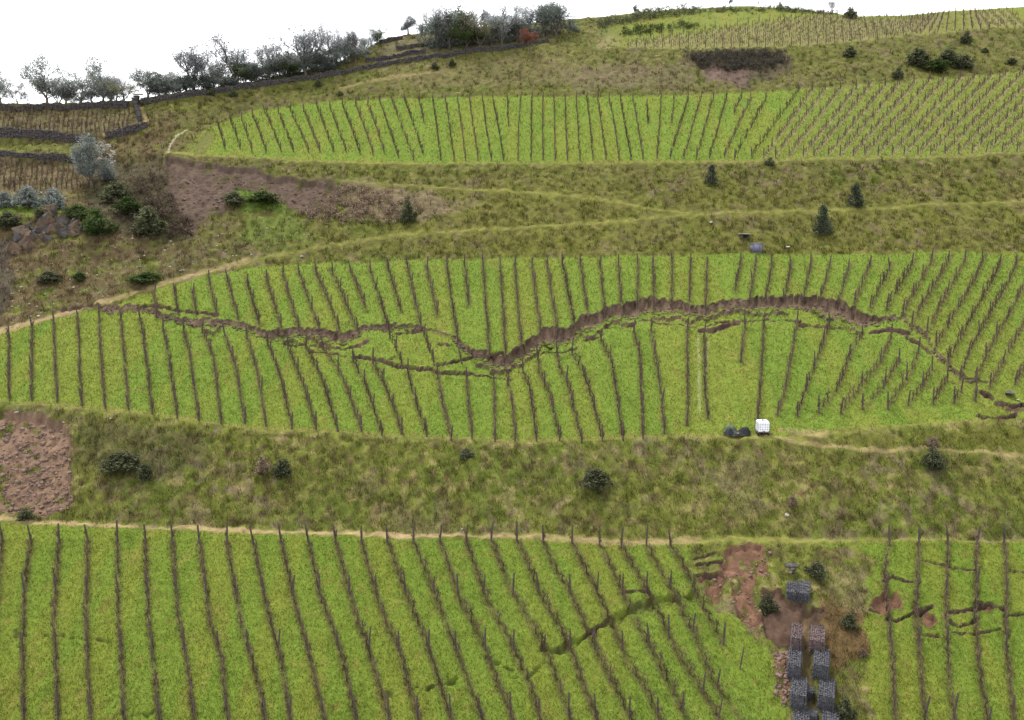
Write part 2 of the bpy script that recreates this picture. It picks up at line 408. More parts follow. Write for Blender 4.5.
# ------------------------------------------------------------------ where the vine rows run (traced)
def z4(ox, oy, pts): return [(ox + a / 4, oy + b / 4) for a, b in pts]
LOWER = [z4(0,540,[(-95,0),(-120,250),(-135,500),(-135,1000)]), z4(0,540,[(10,-10),(-8,200),(-20,450),(-20,1000)]),
    z4(0,540,[(125,-10),(100,180),(92,400),(97,720),(100,1000)]), z4(0,540,[(237,-10),(218,300),(225,500),(232,720),(242,1000)]),
    z4(0,540,[(352,-10),(345,300),(352,500),(365,720),(385,1000)]), z4(0,540,[(470,-10),(475,300),(488,500),(502,720),(525,1000)]),
    z4(0,540,[(582,-10),(595,300),(615,500),(642,720),(680,1000)]), z4(0,540,[(690,-10),(715,300),(750,480),(780,720),(825,1000)]),
    z4(0,540,[(798,-10),(840,320),(885,450),(915,720),(970,1000)]), z4(0,540,[(908,-10),(965,320),(1010,480),(1042,600),(1075,800),(1110,1000)]),
    z4(256,540,[(-10,-5),(5,60),(40,240),(100,460),(140,720),(190,1000)]), z4(256,540,[(100,-10),(150,210),(205,420),(280,720),(345,1000)]),
    z4(256,540,[(210,-10),(260,220),(300,320),(350,480),(395,680),(470,1000)]), z4(256,540,[(320,-10),(375,200),(410,330),(440,390),(490,560),(540,720),(620,1000)]),
    z4(256,540,[(422,-10),(490,230),(520,320),(565,400),(610,570),(655,720),(740,1000)]), z4(256,540,[(525,-10),(600,200),(680,390),(740,570),(790,720),(880,1000)]),
    z4(256,540,[(630,-10),(715,200),(800,420),(870,600),(912,720),(1010,1000)]), z4(256,540,[(735,-10),(820,230),(910,400),(960,540),(1005,640),(1130,1000)]),
    z4(256,540,[(840,-10),(920,220),(1010,380),(1094,560),(1144,720),(1250,1000)]), z4(256,540,[(940,-10),(1024,190),(1144,400),(1204,540),(1264,720),(1370,1000)]),
    z4(512,540,[(20,-10),(110,200),(230,400),(290,580),(350,720),(470,1000)]), z4(512,540,[(125,-5),(160,80),(230,190),(310,360),(345,450),(430,610),(490,720),(600,1000)]),
    z4(512,540,[(240,-5),(320,160),(400,320),(470,490),(540,590),(585,690),(720,1000)]), z4(512,540,[(350,0),(430,170),(510,340),(590,490),(700,700),(830,960)]),
    z4(512,540,[(437,5),(515,140),(600,300),(640,400),(700,500),(790,630),(920,850)]), z4(512,540,[(537,0),(620,150),(700,310),(735,370),(800,540),(895,660),(1000,800)]),
    z4(512,540,[(635,5),(700,110),(740,210),(790,300),(845,390)]),
    z4(768,540,[(485,0),(465,110),(480,290),(495,450),(510,720),(530,1000)]), z4(768,540,[(603,0),(590,300),(610,500),(630,720),(655,1000)]),
    z4(768,540,[(720,0),(710,300),(725,550),(745,720),(780,1000)]), z4(768,540,[(835,0),(830,300),(840,480),(880,720),(920,1000)]),
    z4(768,540,[(945,0),(955,200),(950,400),(985,720),(1030,1000)])]

MID_UP = [[(153,287),(157,313)],[(174,285),(178,312)],[(192,285),(196,310)],[(208,274),(216,310)],[(226,272),(238,317)],[(245.5,276),(259,323)],[(265,272),(281,326)],[(281,268),(299,328)],[(297,266),(319,327)],[(313.5,265),(339,326)],[(330,265),(357,328)],[(348.5,262),(365,306)],[(368.5,262),(388,326)],[(386,258),(400.5,309)],[(406,258),(421,327)],[(425.5,260),(437,314)],[(446,258),(457,337)],[(464,256),(468.5,303)],[(483,256),(489,352)],[(500,255),(505.5,353)],[(514.5,257),(521,343)],[(531,257),(540,330)],[(546,257),(557,327)],[(561,255),(574,324)],[(579.5,255),(587,309)],[(599.5,257),(604.5,311)],[(618,257),(621,301)],[(638,256),(637.5,304)],[(653,256),(654,301)],[(672,254),(672,302)],[(691,256),(689.5,299)],[(707,258),(705.5,307)],[(742,255),(735.5,288)],[(756.5,256),(750,298)],[(773,255),(766,297)],[(792,257),(785,296)],[(812.5,255),(803,297)],[(831,257),(821,296)],[(850.5,260),(838.5,300)],[(872,257),(854,303)],[(893,259),(870,306)],[(915.5,255),(886.5,307)],[(935,251),(903,312)],[(952,252),(912,322)],[(968,252),(927,330)],[(985.5,252),(973,280),(948,323),(936,344)],[(1002.5,255),(991,280),(973,312),(948,360)],[(1019,254),(1008,280),(991,310),(970.5,346),(960,376)],[(1036,258),(1023,285),(1009,312),(991,344),(975,378)],[(1052,258),(1024,319),(1014,339),(990,385)],[(1068,258),(1040,335),(1015,383)]]
MID_LO = [[(-14,342),(-14,392)],[(9.5,335),(9.5,394)],[(32.5,327),(32,397)],[(54,320),(57,399)],[(78,315),(80,360),(82.5,401)],[(99,314),(100,335),(105.5,405)],[(121,316),(123,340),(129,407)],[(140,316),(146,350),(152.5,410)],[(163,326),(167,345),(177.5,415)],[(184,330),(190,352),(199,416)],[(202,328),(214,355),(221,419)],[(225,332),(235,362),(245,419)],[(247,335),(258,372),(266,422)],[(268,340),(281,375),(292,425)],[(288,344),(303,380),(316,426)],[(306,344),(322,375),(338,428)],[(323,342),(342,372),(361.5,428)],[(353,357),(365,380),(382,432)],[(373,360),(387,388),(402,430)],[(408,370),(414,395),(427,433)],[(438,375),(442,400),(451,436)],[(467,378),(468.5,405),(472,435)],[(494,379),(494.5,405),(495,437)],[(508,380),(513,400),(515,437)],[(523,368),(530,385),(536.5,436)],[(538,356),(540,371),(549,388),(559.5,437)],[(557,352),(560,368),(566,375),(581.5,438)],[(572,351),(582,367),(590,390),(602.5,438)],[(601,337),(612,362),(623,438)],[(634,330),(640,355),(643,437)],[(651,328),(661,390),(664,431)],[(687,328),(687,355),(688,388),(687,422)],[(704,335),(705,390),(708,415)],[(745,324),(741,358)],[(764,322),(760,385),(758,415)],[(797,320),(792,350),(785,390),(777.5,412)],[(829,322),(822,345),(810,375),(797.5,412)],[(862,332),(851,350),(838,385),(819,408)],[(891,335),(882,357),(868,375),(841,408)],[(899,358),(884,383),(862.5,405)],[(918,350),(911,370),(888,404)],[(932,367),(922,385),(908,402)],[(947,376),(940,388),(933,401)],[(961,388),(954,399)],[(976,385),(975,397)]]

UPPER = [(217.5,122,225,147),(229,116,240,147),(240,114,252,150),(251,111,266,150),(263.5,107,281,150),(277,107,293.5,150),(288.5,105,308.5,150),(302,105,320,150),(315.5,101,333.5,150),(328.5,102,346,150),(341,100,360,152),(354,99,373,152),(366,99,384,150),(378.5,97,398.5,155),(391,97,413.5,157),(403.5,96,423,152),(418,95,423.5,120),(432.5,96,440.5,157),(445,96,454,158),(457,96,465.5,158),(469,96,478,158),(482,96,491,158),(492,95,503.5,158),(507,95,508.5,125),(521,95,518,158),(532,95,531,158),(543,95,543,158),(554,95,555,158),(565,95,567.5,158),(576,95,580,158),(586.5,95,593,158),(597,95,606,158),(608,95,619,158),(619.5,95,631,158),(632,95,643,158),(647,100,648,122),(661,95,657,157),(674.5,95,672,120),(689.5,94,670,157),(702,94,684,157),(714.5,93,696.5,157),(727.5,93,709.5,157),(743,93,734,112),(753,94,724.5,155),(768,95,734.5,157)]
for i, b in enumerate([752,764,775.5,789,803,814,828,840,853,865,878,892,904,918,930.5,945,959,972,986,1002,1017]):
    kk = .72 + .32 * min(1, i / 18); yb = 155 - max(0, (b - 768)) * .022
    yt = 92
    for _ in range(6): yt = float(yF(b + kk * (yb - yt))) - 2
    UPPER.append((b + kk * (yb - yt), yt, b, yb))
TOPR = []
xb = 628.0
while xb < 1030:
    yb = float(yG(xb)) - 1.5
    kk = 1.5 - 1.5 * float(ss(880, 962, np.array(xb))) - 1.1 * float(ss(962, 1010, np.array(xb)))
    yt = yb - 14
    for _ in range(6): yt = float(yS(xb + kk * (yb - yt))) + 2
    yt = max(yt, yb - (8 + 34 * min(1, max(0, (xb - 628) / 200))))
    TOPR.append(((xb + kk * (yb - yt)), yt, xb, yb)); xb += 8.6

def rowstrip2(px, py):
    w = np.zeros(px.shape)
    for (x0, y0, x1, y1) in UPPER[46:] + TOPR:
        q = [(x0, y0 + 2), (x1, y1 + 2)]
        w = np.maximum(w, 1 - ss(.5, 2.6, seg_dist(px, py, q, 5)))
    return w

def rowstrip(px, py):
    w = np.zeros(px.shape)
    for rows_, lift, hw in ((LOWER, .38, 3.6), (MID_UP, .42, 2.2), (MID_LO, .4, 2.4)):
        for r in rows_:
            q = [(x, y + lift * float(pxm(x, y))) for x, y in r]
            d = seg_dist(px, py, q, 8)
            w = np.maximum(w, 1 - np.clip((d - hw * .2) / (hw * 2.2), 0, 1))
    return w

# ------------------------------------------------------------------ materials
MATS = {}
def mat(name, build):
    if name in MATS: return MATS[name]
    m = bpy.data.materials.new(name); m.use_nodes = True
    n = m.node_tree; b = n.nodes['Principled BSDF']
    b.inputs['Specular IOR Level'].default_value = .15
    b.inputs['Roughness'].default_value = .9
    build(n, b); MATS[name] = m
    return m

def noisy(n, b, c1, c2, scale, bump=.3, detail=4, coord='Object', rough=None):
    tc = n.nodes.new('ShaderNodeTexCoord')
    no = n.nodes.new('ShaderNodeTexNoise'); no.inputs['Scale'].default_value = scale; no.inputs['Detail'].default_value = detail
    n.links.new(tc.outputs[coord], no.inputs['Vector'])
    mx = n.nodes.new('ShaderNodeMix'); mx.data_type = 'RGBA'
    rp = n.nodes.new('ShaderNodeMapRange'); rp.inputs[1].default_value = .3; rp.inputs[2].default_value = .7
    n.links.new(no.outputs['Fac'], rp.inputs[0]); n.links.new(rp.outputs[0], mx.inputs[0])
    mx.inputs[6].default_value = (*c1, 1); mx.inputs[7].default_value = (*c2, 1)
    n.links.new(mx.outputs[2], b.inputs['Base Color'])
    bp = n.nodes.new('ShaderNodeBump'); bp.inputs['Strength'].default_value = bump; bp.inputs['Distance'].default_value = .05
    n.links.new(no.outputs['Fac'], bp.inputs['Height']); n.links.new(bp.outputs[0], b.inputs['Normal'])
    if rough is not None: b.inputs['Roughness'].default_value = rough

def b_ground(n, b):
    at = n.nodes.new('ShaderNodeAttribute'); at.attribute_name = 'Col'
    ge = n.nodes.new('ShaderNodeNewGeometry')
    n1 = n.nodes.new('ShaderNodeTexNoise'); n1.inputs['Scale'].default_value = 3.5; n1.inputs['Detail'].default_value = 6; n1.inputs['Roughness'].default_value = .7
    n.links.new(ge.outputs['Position'], n1.inputs['Vector'])
    mr = n.nodes.new('ShaderNodeMapRange'); mr.inputs[1].default_value = .3; mr.inputs[2].default_value = .7; mr.inputs[3].default_value = .74; mr.inputs[4].default_value = 1.26
    n.links.new(n1.outputs['Fac'], mr.inputs[0])
    vm = n.nodes.new('ShaderNodeVectorMath'); vm.operation = 'SCALE'
    n.links.new(at.outputs['Color'], vm.inputs[0]); n.links.new(mr.outputs[0], vm.inputs['Scale'])
    n.links.new(vm.outputs[0], b.inputs['Base Color'])
    bp = n.nodes.new('ShaderNodeBump'); bp.inputs['Strength'].default_value = .7; bp.inputs['Distance'].default_value = .12
    n.links.new(n1.outputs['Fac'], bp.inputs['Height']); n.links.new(bp.outputs[0], b.inputs['Normal'])
    b.inputs['Specular IOR Level'].default_value = .05; b.inputs['Roughness'].default_value = 1
def b_blade(n, b, trans=.3, rnd=0.0):
    at = n.nodes.new('ShaderNodeAttribute'); at.attribute_name = 'Col'
    src = at.outputs['Color']
    if rnd:
        oi = n.nodes.new('ShaderNodeObjectInfo')
        mr = n.nodes.new('ShaderNodeMapRange'); mr.inputs[3].default_value = 1 - rnd; mr.inputs[4].default_value = 1 + rnd
        n.links.new(oi.outputs['Random'], mr.inputs[0])
        vm = n.nodes.new('ShaderNodeVectorMath'); vm.operation = 'SCALE'
        n.links.new(src, vm.inputs[0]); n.links.new(mr.outputs[0], vm.inputs['Scale']); src = vm.outputs[0]
    n.links.new(src, b.inputs['Base Color'])
    b.inputs['Specular IOR Level'].default_value = .08; b.inputs['Roughness'].default_value = .8
    tr = n.nodes.new('ShaderNodeBsdfTranslucent'); n.links.new(src, tr.inputs['Color'])
    mx = n.nodes.new('ShaderNodeMixShader'); mx.inputs[0].default_value = trans
    n.links.new(b.outputs[0], mx.inputs[1]); n.links.new(tr.outputs[0], mx.inputs[2])
    n.links.new(mx.outputs[0], n.nodes['Material Output'].inputs[0])
M_GROUND = mat('turf_and_soil', b_ground)
M_BLADE = mat('grass_blades', lambda n, b: b_blade(n, b, .3))
M_LEAF = mat('leaves', lambda n, b: b_blade(n, b, .5, .2))
M_BARK = mat('bark', lambda n, b: noisy(n, b, (.07, .055, .045), (.13, .11, .09), 9, .6))
def vary(n, b, amt):
    l = b.inputs['Base Color'].links[0]; src = l.from_socket
    oi = n.nodes.new('ShaderNodeObjectInfo'); mr = n.nodes.new('ShaderNodeMapRange'); mr.inputs[3].default_value = 1 - amt; mr.inputs[4].default_value = 1 + amt
    n.links.new(oi.outputs['Random'], mr.inputs[0]); vm = n.nodes.new('ShaderNodeVectorMath'); vm.operation = 'SCALE'
    n.links.new(src, vm.inputs[0]); n.links.new(mr.outputs[0], vm.inputs['Scale']); n.links.new(vm.outputs[0], b.inputs['Base Color'])
M_VINE = mat('vine_wood', lambda n, b: (noisy(n, b, (.042, .027, .016), (.125, .083, .052), 14, .5), vary(n, b, .4)))
M_POST = mat('weathered_post', lambda n, b: noisy(n, b, (.040, .030, .024), (.085, .066, .052), 11, .5))
M_VDRY = mat('dry_vine_wood', lambda n, b: noisy(n, b, (.062, .044, .030), (.155, .112, .078), 9, .4))
M_WIRE = mat('galvanised_wire', lambda n, b: (noisy(n, b, (.08, .08, .085), (.13, .13, .13), 8, .05), b.inputs['Metallic'].__setattr__('default_value', .6)))
M_STONE = mat('schist_stone', lambda n, b: noisy(n, b, (.030, .027, .027), (.085, .075, .070), 3.2, .6))
M_ROCKO = mat('orange_schist', lambda n, b: noisy(n, b, (.036, .030, .027), (.13, .085, .050), 2.4, .9))
M_PALE = mat('pale_stone', lambda n, b: noisy(n, b, (.16, .135, .11), (.34, .30, .26), 5, .5))
M_GAB = mat('gabion_stone', lambda n, b: noisy(n, b, (.034, .035, .041), (.105, .103, .112), 4.5, .5))
M_GABR = mat('gabion_stone_earthy', lambda n, b: noisy(n, b, (.065, .045, .045), (.15, .105, .10), 4.5, .5))
M_WHITE = mat('white_plastic', lambda n, b: noisy(n, b, (.70, .71, .74), (.80, .80, .82), 3, .03, rough=.45))
M_BLACK = mat('black_plastic', lambda n, b: noisy(n, b, (.010, .012, .012), (.030, .032, .030), 6, .3, rough=.6))
M_GREENSH = mat('faded_green_sheet', lambda n, b: noisy(n, b, (.050, .075, .045), (.085, .11, .065), 6, .3, rough=.7))
M_BLUE = mat('blue_grey_paint', lambda n, b: noisy(n, b, (.115, .110, .165), (.15, .145, .205), 5, .1, rough=.6))
M_CONC = mat('grey_concrete', lambda n, b: noisy(n, b, (.085, .085, .085), (.15, .148, .142), 6, .3))
M_WOODP = mat('pallet_wood', lambda n, b: noisy(n, b, (.10, .075, .05), (.17, .13, .09), 8, .3))

# ------------------------------------------------------------------ object helpers
def mesh_np(name, V, F, C=None, smooth=False):
    me = bpy.data.meshes.new(name)
    V = np.ascontiguousarray(V, dtype=np.float32); F = np.ascontiguousarray(F, dtype=np.int32)
    k = F.shape[1]
    me.vertices.add(len(V)); me.vertices.foreach_set('co', V.ravel())
    me.loops.add(F.size); me.loops.foreach_set('vertex_index', F.ravel())
    me.polygons.add(len(F)); me.polygons.foreach_set('loop_start', np.arange(0, F.size, k, dtype=np.int32))
    me.polygons.foreach_set('loop_total', np.full(len(F), k, dtype=np.int32))
    if smooth: me.polygons.foreach_set('use_smooth', np.ones(len(F), dtype=bool))
    if C is not None:
        a = me.attributes.new('Col', 'FLOAT_COLOR', 'POINT')
        c4 = np.ones((len(V), 4), np.float32); c4[:, :3] = C
        a.data.foreach_set('color', c4.ravel())
    me.update()
    return me

def link(name, me, m=None, parent=None):
    o = bpy.data.objects.new(name, me)
    COL.objects.link(o)
    if m is not None and me is not None and not me.materials: me.materials.append(m)
    if parent is not None: o.parent = parent
    return o

def tag(o, label, cat=None, group=None, kind=None):
    o['label'] = label
    if cat: o['category'] = cat
    if group: o['group'] = group
    if kind: o['kind'] = kind
    return o

def thing(name, loc, label, cat, group=None, rz=0):
    o = link(name, None)
    o.location = loc; o.rotation_euler = (0, 0, rz); o.empty_display_size = .3
    return tag(o, label, cat, group)

class MB:
    def __init__(s): s.v = []; s.f = []
    def tube(s, pts, rad, n=5, cap=True):
        pts = [Vector(p) for p in pts]; b0 = len(s.v)
        for i, p in enumerate(pts):
            d = (pts[min(i+1, len(pts)-1)] - pts[max(i-1, 0)])
            d = d.normalized() if d.length > 1e-6 else Vector((0, 0, 1))
            u = d.cross(Vector((0, 0, 1)) if abs(d.z) < .9 else Vector((1, 0, 0))).normalized(); w = d.cross(u)
            r = rad[i] if hasattr(rad, '__len__') else rad
            for k in range(n):
                a = 2 * math.pi * k / n
                s.v.append(p + (u * math.cos(a) + w * math.sin(a)) * r)
        for i in range(len(pts) - 1):
            for k in range(n):
                a = b0 + i*n + k; b = b0 + i*n + (k+1) % n
                s.f.append((a, b, b + n)); s.f.append((a, b + n, a + n))
        if cap:
            for base, rev in ((b0, True), (b0 + (len(pts)-1)*n, False)):
                for k in range(1, n - 1):
                    t = (base, base + k, base + k + 1); s.f.append(t[::-1] if not rev else t)
    def box(s, c, d, rot=None, jit=0):
        b0 = len(s.v); c = Vector(c)
        for z in (-1, 1):
            for x, y in ((-1,-1),(1,-1),(1,1),(-1,1)):
                p = Vector((x*d[0]/2, y*d[1]/2, z*d[2]/2))
                if jit: p += Vector((random.uniform(-jit, jit), random.uniform(-jit, jit), random.uniform(-jit, jit)))
                if rot is not None: p = rot @ p
                s.v.append(c + p)
        for q in ((0,3,2,1),(4,5,6,7),(0,1,5,4),(1,2,6,5),(2,3,7,6),(3,0,4,7)):
            a, b, e, g = [b0 + i for i in q]; s.f += [(a, b, e), (a, e, g)]
    def mesh(s, name, smooth=False):
        return mesh_np(name, np.array([tuple(v) for v in s.v]), np.array(s.f), smooth=smooth)
    def arrays(s): return np.array([tuple(v) for v in s.v]), np.array(s.f)

def ordinal(n):
    ones = ['', 'first', 'second', 'third', 'fourth', 'fifth', 'sixth', 'seventh', 'eighth', 'ninth', 'tenth', 'eleventh', 'twelfth', 'thirteenth', 'fourteenth', 'fifteenth', 'sixteenth', 'seventeenth', 'eighteenth', 'nineteenth']
    if n < 20: return ones[n]
    tens = {2: 'twent', 3: 'thirt', 4: 'fort', 5: 'fift', 6: 'sixt', 7: 'sevent'}[n // 10]
    return tens + 'ieth' if n % 10 == 0 else tens + 'y-' + ones[n % 10]

# ------------------------------------------------------------------ terrain mesh, split into its pieces
GX = np.concatenate([np.arange(-400, -12, 12.0), np.arange(-12, 1036, 1.6), np.arange(1036, 1420, 12.0)])
GY0 = np.concatenate([np.arange(990, 724, -6.0), np.arange(724, 5, -1.0)])
mx_, my_ = np.meshgrid(GX, GY0)
warp = np.clip((210 - my_) / (210 - 6.0), 0, 1)
py_ = my_ + warp * (yS(mx_) - 6.0)
px_ = mx_
P, soil, scol = ground(px_, py_, raw=True)
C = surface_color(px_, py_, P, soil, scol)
G_P, G_C, G_S = P.copy(), C.copy(), soil.copy()
NX0 = int(np.argmin(np.abs(GX + 12))); NR6 = int(np.sum(GY0 > 724.5))
def lookup(px, py):
    """point, colour and bareness of the built hillside at picture points inside the frame"""
    kk = (yS(px) - 6.0) / 204.0
    my = np.where(py < 210 + 0 * px, (py - 210 * kk) / (1 - kk), py)
    fy = np.where(my > 724, (990 - my) / 6.0, NR6 + (724 - my)); fx = NX0 + (px + 12) / 1.6
    fx = np.clip(fx, 0, G_P.shape[1] - 1.01); fy = np.clip(fy, 0, G_P.shape[0] - 1.01)
    ix = fx.astype(int); iy = fy.astype(int); u = (fx - ix)[:, None]; v = (fy - iy)[:, None]
    Q = (G_P[iy, ix] * (1 - u) + G_P[iy, ix + 1] * u) * (1 - v) + (G_P[iy + 1, ix] * (1 - u) + G_P[iy + 1, ix + 1] * u) * v
    jx = np.rint(fx).astype(int); jy = np.rint(fy).astype(int)
    return Q, G_C[jy, jx], np.maximum(G_S[jy, jx], G_S[iy, ix])
# the far side of the ridge
back = []
for d, z in ((2, -.1), (6, -.5), (14, -2), (30, -6), (60, -15), (120, -35), (240, -76)):
    q = P[-1].copy(); q[:, 1] += d; q[:, 0] *= (1 + d / 300.0); q[:, 2] += z; back.append(q)
nb = len(back)
P = np.concatenate([P, np.stack(back)], 0)
C = np.concatenate([C, np.repeat(C[-1:], nb, 0)], 0)
px_ = np.concatenate([px_, np.repeat(px_[-1:], nb, 0)], 0); py_ = np.concatenate([py_, np.repeat(py_[-1:] - 2, nb, 0)], 0)
nr, nc = px_.shape
vid = np.arange(nr * nc).reshape(nr, nc)
quads = np.stack([vid[:-1, :-1], vid[:-1, 1:], vid[1:, 1:], vid[1:, :-1]], -1).reshape(-1, 4)
fx = (px_[:-1, :-1] + px_[1:, 1:]).ravel() / 2; fy = (py_[:-1, :-1] + py_[1:, 1:]).ravel() / 2
zone = np.full(len(quads), 7)                                         # rest of the hillside
zone[(fy < yE(fx)) & (fy >= yG(fx)) & (fx > 150)] = 6                 # upper bank
zone[(fy < yG(fx)) & (fx > 600)] = 5
zone[(fy < yE(fx)) & (fy >= yF(fx)) & (fx > 170)] = 4
zone[(fy < yD(fx)) & (fy >= yE(fx)) & (fx > 345)] = 3
zone[(fy >= yD(fx)) & (fy < yC(fx))] = 2
zone[(fy >= yC(fx)) & (fy < yB(fx))] = 1
zone[(fy >= yB(fx)) & (fy < yA(fx))] = 8
zone[fy >= yA(fx)] = 0
Pf = P.reshape(-1, 3); Cf = C.reshape(-1, 3)
dv = np.zeros_like(P)                                                 # one set of normals for the whole hill
du_ = np.gradient(P, axis=1); dw_ = np.gradient(P, axis=0)
N = np.cross(du_, dw_); N /= np.linalg.norm(N, axis=-1, keepdims=True) + 1e-9
N[N[..., 2] < 0] *= -1
Nf = N.reshape(-1, 3)
ZN = {0: ('lower_field', 'bright green turf of the lowest vineyard field with small cracks'),
      1: ('lower_bank', 'steep olive and straw coloured grass bank below the cracked field'),
      2: ('middle_field', 'bright green sloping vineyard field torn by a long landslide crack'),
      3: ('middle_bank', 'rough olive grass bank between the middle and upper vineyards'),
      4: ('upper_field', 'green upper vineyard turf under the brown upper bank'),
      5: ('top_field', 'topmost vineyard slope with straw coloured turf on the skyline'),
      6: ('upper_bank', 'brown and green rough grass bank above the upper vineyard'),
      7: ('hillside', 'brown scrubby gully slope with bare earth slips and stony ground'),
      8: ('field_path', 'beige earth path along the top of the lowest field')}
for z, (nm, lb) in ZN.items():
    q = quads[zone == z]
    if not len(q): continue
    used, inv = np.unique(q, return_inverse=True)
    me = mesh_np(nm, Pf[used], inv.reshape(-1, 4), Cf[used], smooth=True)
    me.normals_split_custom_set_from_vertices([tuple(v) for v in Nf[used].tolist()])
    tag(link(nm, me, M_GROUND), lb, kind='structure')

# ------------------------------------------------------------------ grass as real blades
def blades(px, py, h, w, tint, name, label, clump=None, lean=.5, soilcut=.5):
    P, C, soil = lookup(px, py)
    keep = soil < soilcut
    if clump is not None:
        for poly, hw, kind, st in PATHS:
            keep &= seg_dist(px, py - 1.5, poly, 12) > hw * 1.25 + .5
    if clump is not None:
        k = clump
        tone = np.array([(1.05,1.05,1),(1.35,1.22,1.3),(.9,.8,.8),(.78,.84,.75),(.98,1.12,.9)])[rng.choice(5, len(C), p=[.42,.18,.14,.14,.12])]
        C = C * tone
        P = np.repeat(P[keep], k, 0); C = np.repeat(C[keep], k, 0); h = np.repeat(h[keep], k); w = np.repeat(w[keep], k)
        r = rng.normal(0, .16, (len(P), 2)); P[:, :2] += r; P[:, 2] += r[:, 1] * .45
        h = h * rng.uniform(.5, 1.1, len(P))
    else:
        P, C, h, w = P[keep], C[keep], h[keep], w[keep]
    n = len(P)
    a = rng.uniform(0, 2 * math.pi, n)
    d = np.stack([np.cos(a), np.sin(a), np.zeros(n)], -1) * (w / 2)[:, None]
    tip = P.copy(); tip[:, 2] += h
    tip[:, :2] += rng.normal(0, 1, (n, 2)) * (h * lean)[:, None]
    P = P.copy(); P[:, 2] -= .05
    V = np.stack([P - d, P + d, tip], 1).reshape(-1, 3)
    F = np.arange(n * 3).reshape(-1, 3)
    C = C * rng.uniform(1 - tint, 1 + tint, (n, 1)) * rng.uniform(.92, 1.08, (n, 3))
    o = link(name, mesh_np(name, V, F, np.repeat(C, 3, 0)), M_BLADE)
    tag(o, label, kind='stuff')

def sample(n, test, y0=12, y1=760):
    x = rng.uniform(-14, 1038, n); y = rng.uniform(y0, y1, n)
    m = (y > yS(x) + 2)
    x, y = x[m], y[m]
    low, mid, upp, top = fieldmask(x, y)
    m = rng.uniform(0, 1, len(x)) < test(low, mid, upp, top)
    return x[m], y[m]
x, y = sample(620000, lambda l, m, u, t: l + m + u * .8)
s = np.clip(11.0 / pxm(x, y), .8, 2.0)
blades(x, y, rng.uniform(.07, .2, len(x)) * s, rng.uniform(.03, .09, len(x)) * s, .24, 'grass', 'short bright green turf between the vine rows', lean=.7)
x, y = sample(62000, lambda l, m, u, t: 1 - np.clip(l + m + u + t * .5, 0, 1))
s = np.clip(11.0 / pxm(x, y), .8, 1.7)
blades(x, y, rng.gamma(3, .10, len(x)) * s, rng.uniform(.03, .08, len(x)) * s, .38, 'dry_grass', 'rough olive and straw tussocks covering the banks', clump=8, lean=.45, soilcut=.35)

# ------------------------------------------------------------------ vine rows
def vine_proto(seed, lod):
    r = random.Random(seed); m = MB()
    n = 5 if lod == 0 else (4 if lod == 1 else 3)
    h = r.uniform(.55, .7); lx = r.uniform(-.12, .12)
    tr = [(0, 0, -.12), (r.uniform(-.05, .05), r.uniform(-.05, .05), h * .35), (lx * .6, r.uniform(-.06, .06), h * .7), (lx, 0, h)]
    f = [1, .8, .72][lod]
    m.tube(tr, [.08 * f, .068 * f, .06 * f, .065 * f], n, cap=False)
    for sgn in (-1, 1):
        L = r.uniform(.34, .55)
        arm = [(lx, 0, h - .02), (lx + r.uniform(-.04, .04), sgn * L * .4, h + r.uniform(.0, .09)), (lx + r.uniform(-.05, .05), sgn * L, h + r.uniform(-.05, .06))]
        m.tube(arm, [.05 * f, .038 * f, .022 * f], n, cap=False)
        for i in range([9, 6, 5][lod]):
            t = (i + r.uniform(.2, .9)) / [9, 6, 5][lod]; b = Vector(arm[1]) if t < .5 else Vector(arm[2])
            b = Vector(arm[0]).lerp(Vector(arm[2]), t); hh = r.uniform(.15, .48)
            e = b + Vector((r.uniform(-.2, .2), r.uniform(-.15, .15), hh if r.random() < .8 else -hh * .6))
            mid = b.lerp(e, .5) + Vector((r.uniform(-.05, .05), r.uniform(-.05, .05), 0))
            k = [.02, .02, .022][lod]
            m.tube([b, mid, e] if lod == 0 else [b, e], [k, k * .8, k * .5] if lod == 0 else [k, k * .6], 3, cap=False)
    if lod == 0:            # dry weeds and prunings at the foot
        for i in range(16):
            b = Vector((r.uniform(-.2, .2), r.uniform(-.5, .5), -.04)); e = b + Vector((r.uniform(-.25, .25), r.uniform(-.3, .3), r.uniform(.04, .25)))
            m.tube([b, e], [.022, .008], 3, cap=False)
    return m
VINE0 = [vine_proto(i, 0).mesh('vine') for i in range(8)]
for me in VINE0: me.materials.append(M_VINE)
VINE1 = [vine_proto(20 + i, 1).arrays() for i in range(8)]
VINE2 = [vine_proto(40 + i, 2).arrays() for i in range(6)]
def post_proto(seed, h, r0):
    r = random.Random(seed); m = MB()
    lx, ly = r.uniform(-.05, .05), r.uniform(-.05, .05)
    m.tube([(0, 0, -.25), (lx * .3, ly * .3, h * .35), (lx * .7, ly * .7, h * .7), (lx, ly, h - .03), (lx * 1.02, ly * 1.02, h)], [r0 * 1.1, r0 * 1.05, r0, r0 * .95, r0 * .6], 6)
    return m
POSTM = [post_proto(i, 1.45 + .08 * i, .05) for i in range(5)]
POST = [m.mesh('post', True) for m in POSTM]
for me in POST: me.materials.append(M_POST)

def joined(name, protos, pts, yaws, scl, m, parent, kind='stuff', org=None):
    VV, FF = [], []; off = 0
    for i, (p, a) in enumerate(zip(pts, yaws)):
        v, f = protos[int(rng.integers(len(protos)))]
        c, s = math.cos(a), math.sin(a); k = scl[i]
        q = np.stack([v[:, 0] * c - v[:, 1] * s, v[:, 0] * s + v[:, 1] * c, v[:, 2]], -1) * k + (p - org)
        VV.append(q); FF.append(f + off); off += len(v)
    if not VV: return None
    o = link(name, mesh_np(name, np.concatenate(VV), np.concatenate(FF)), m, parent)
    if kind: o['kind'] = kind
    return o

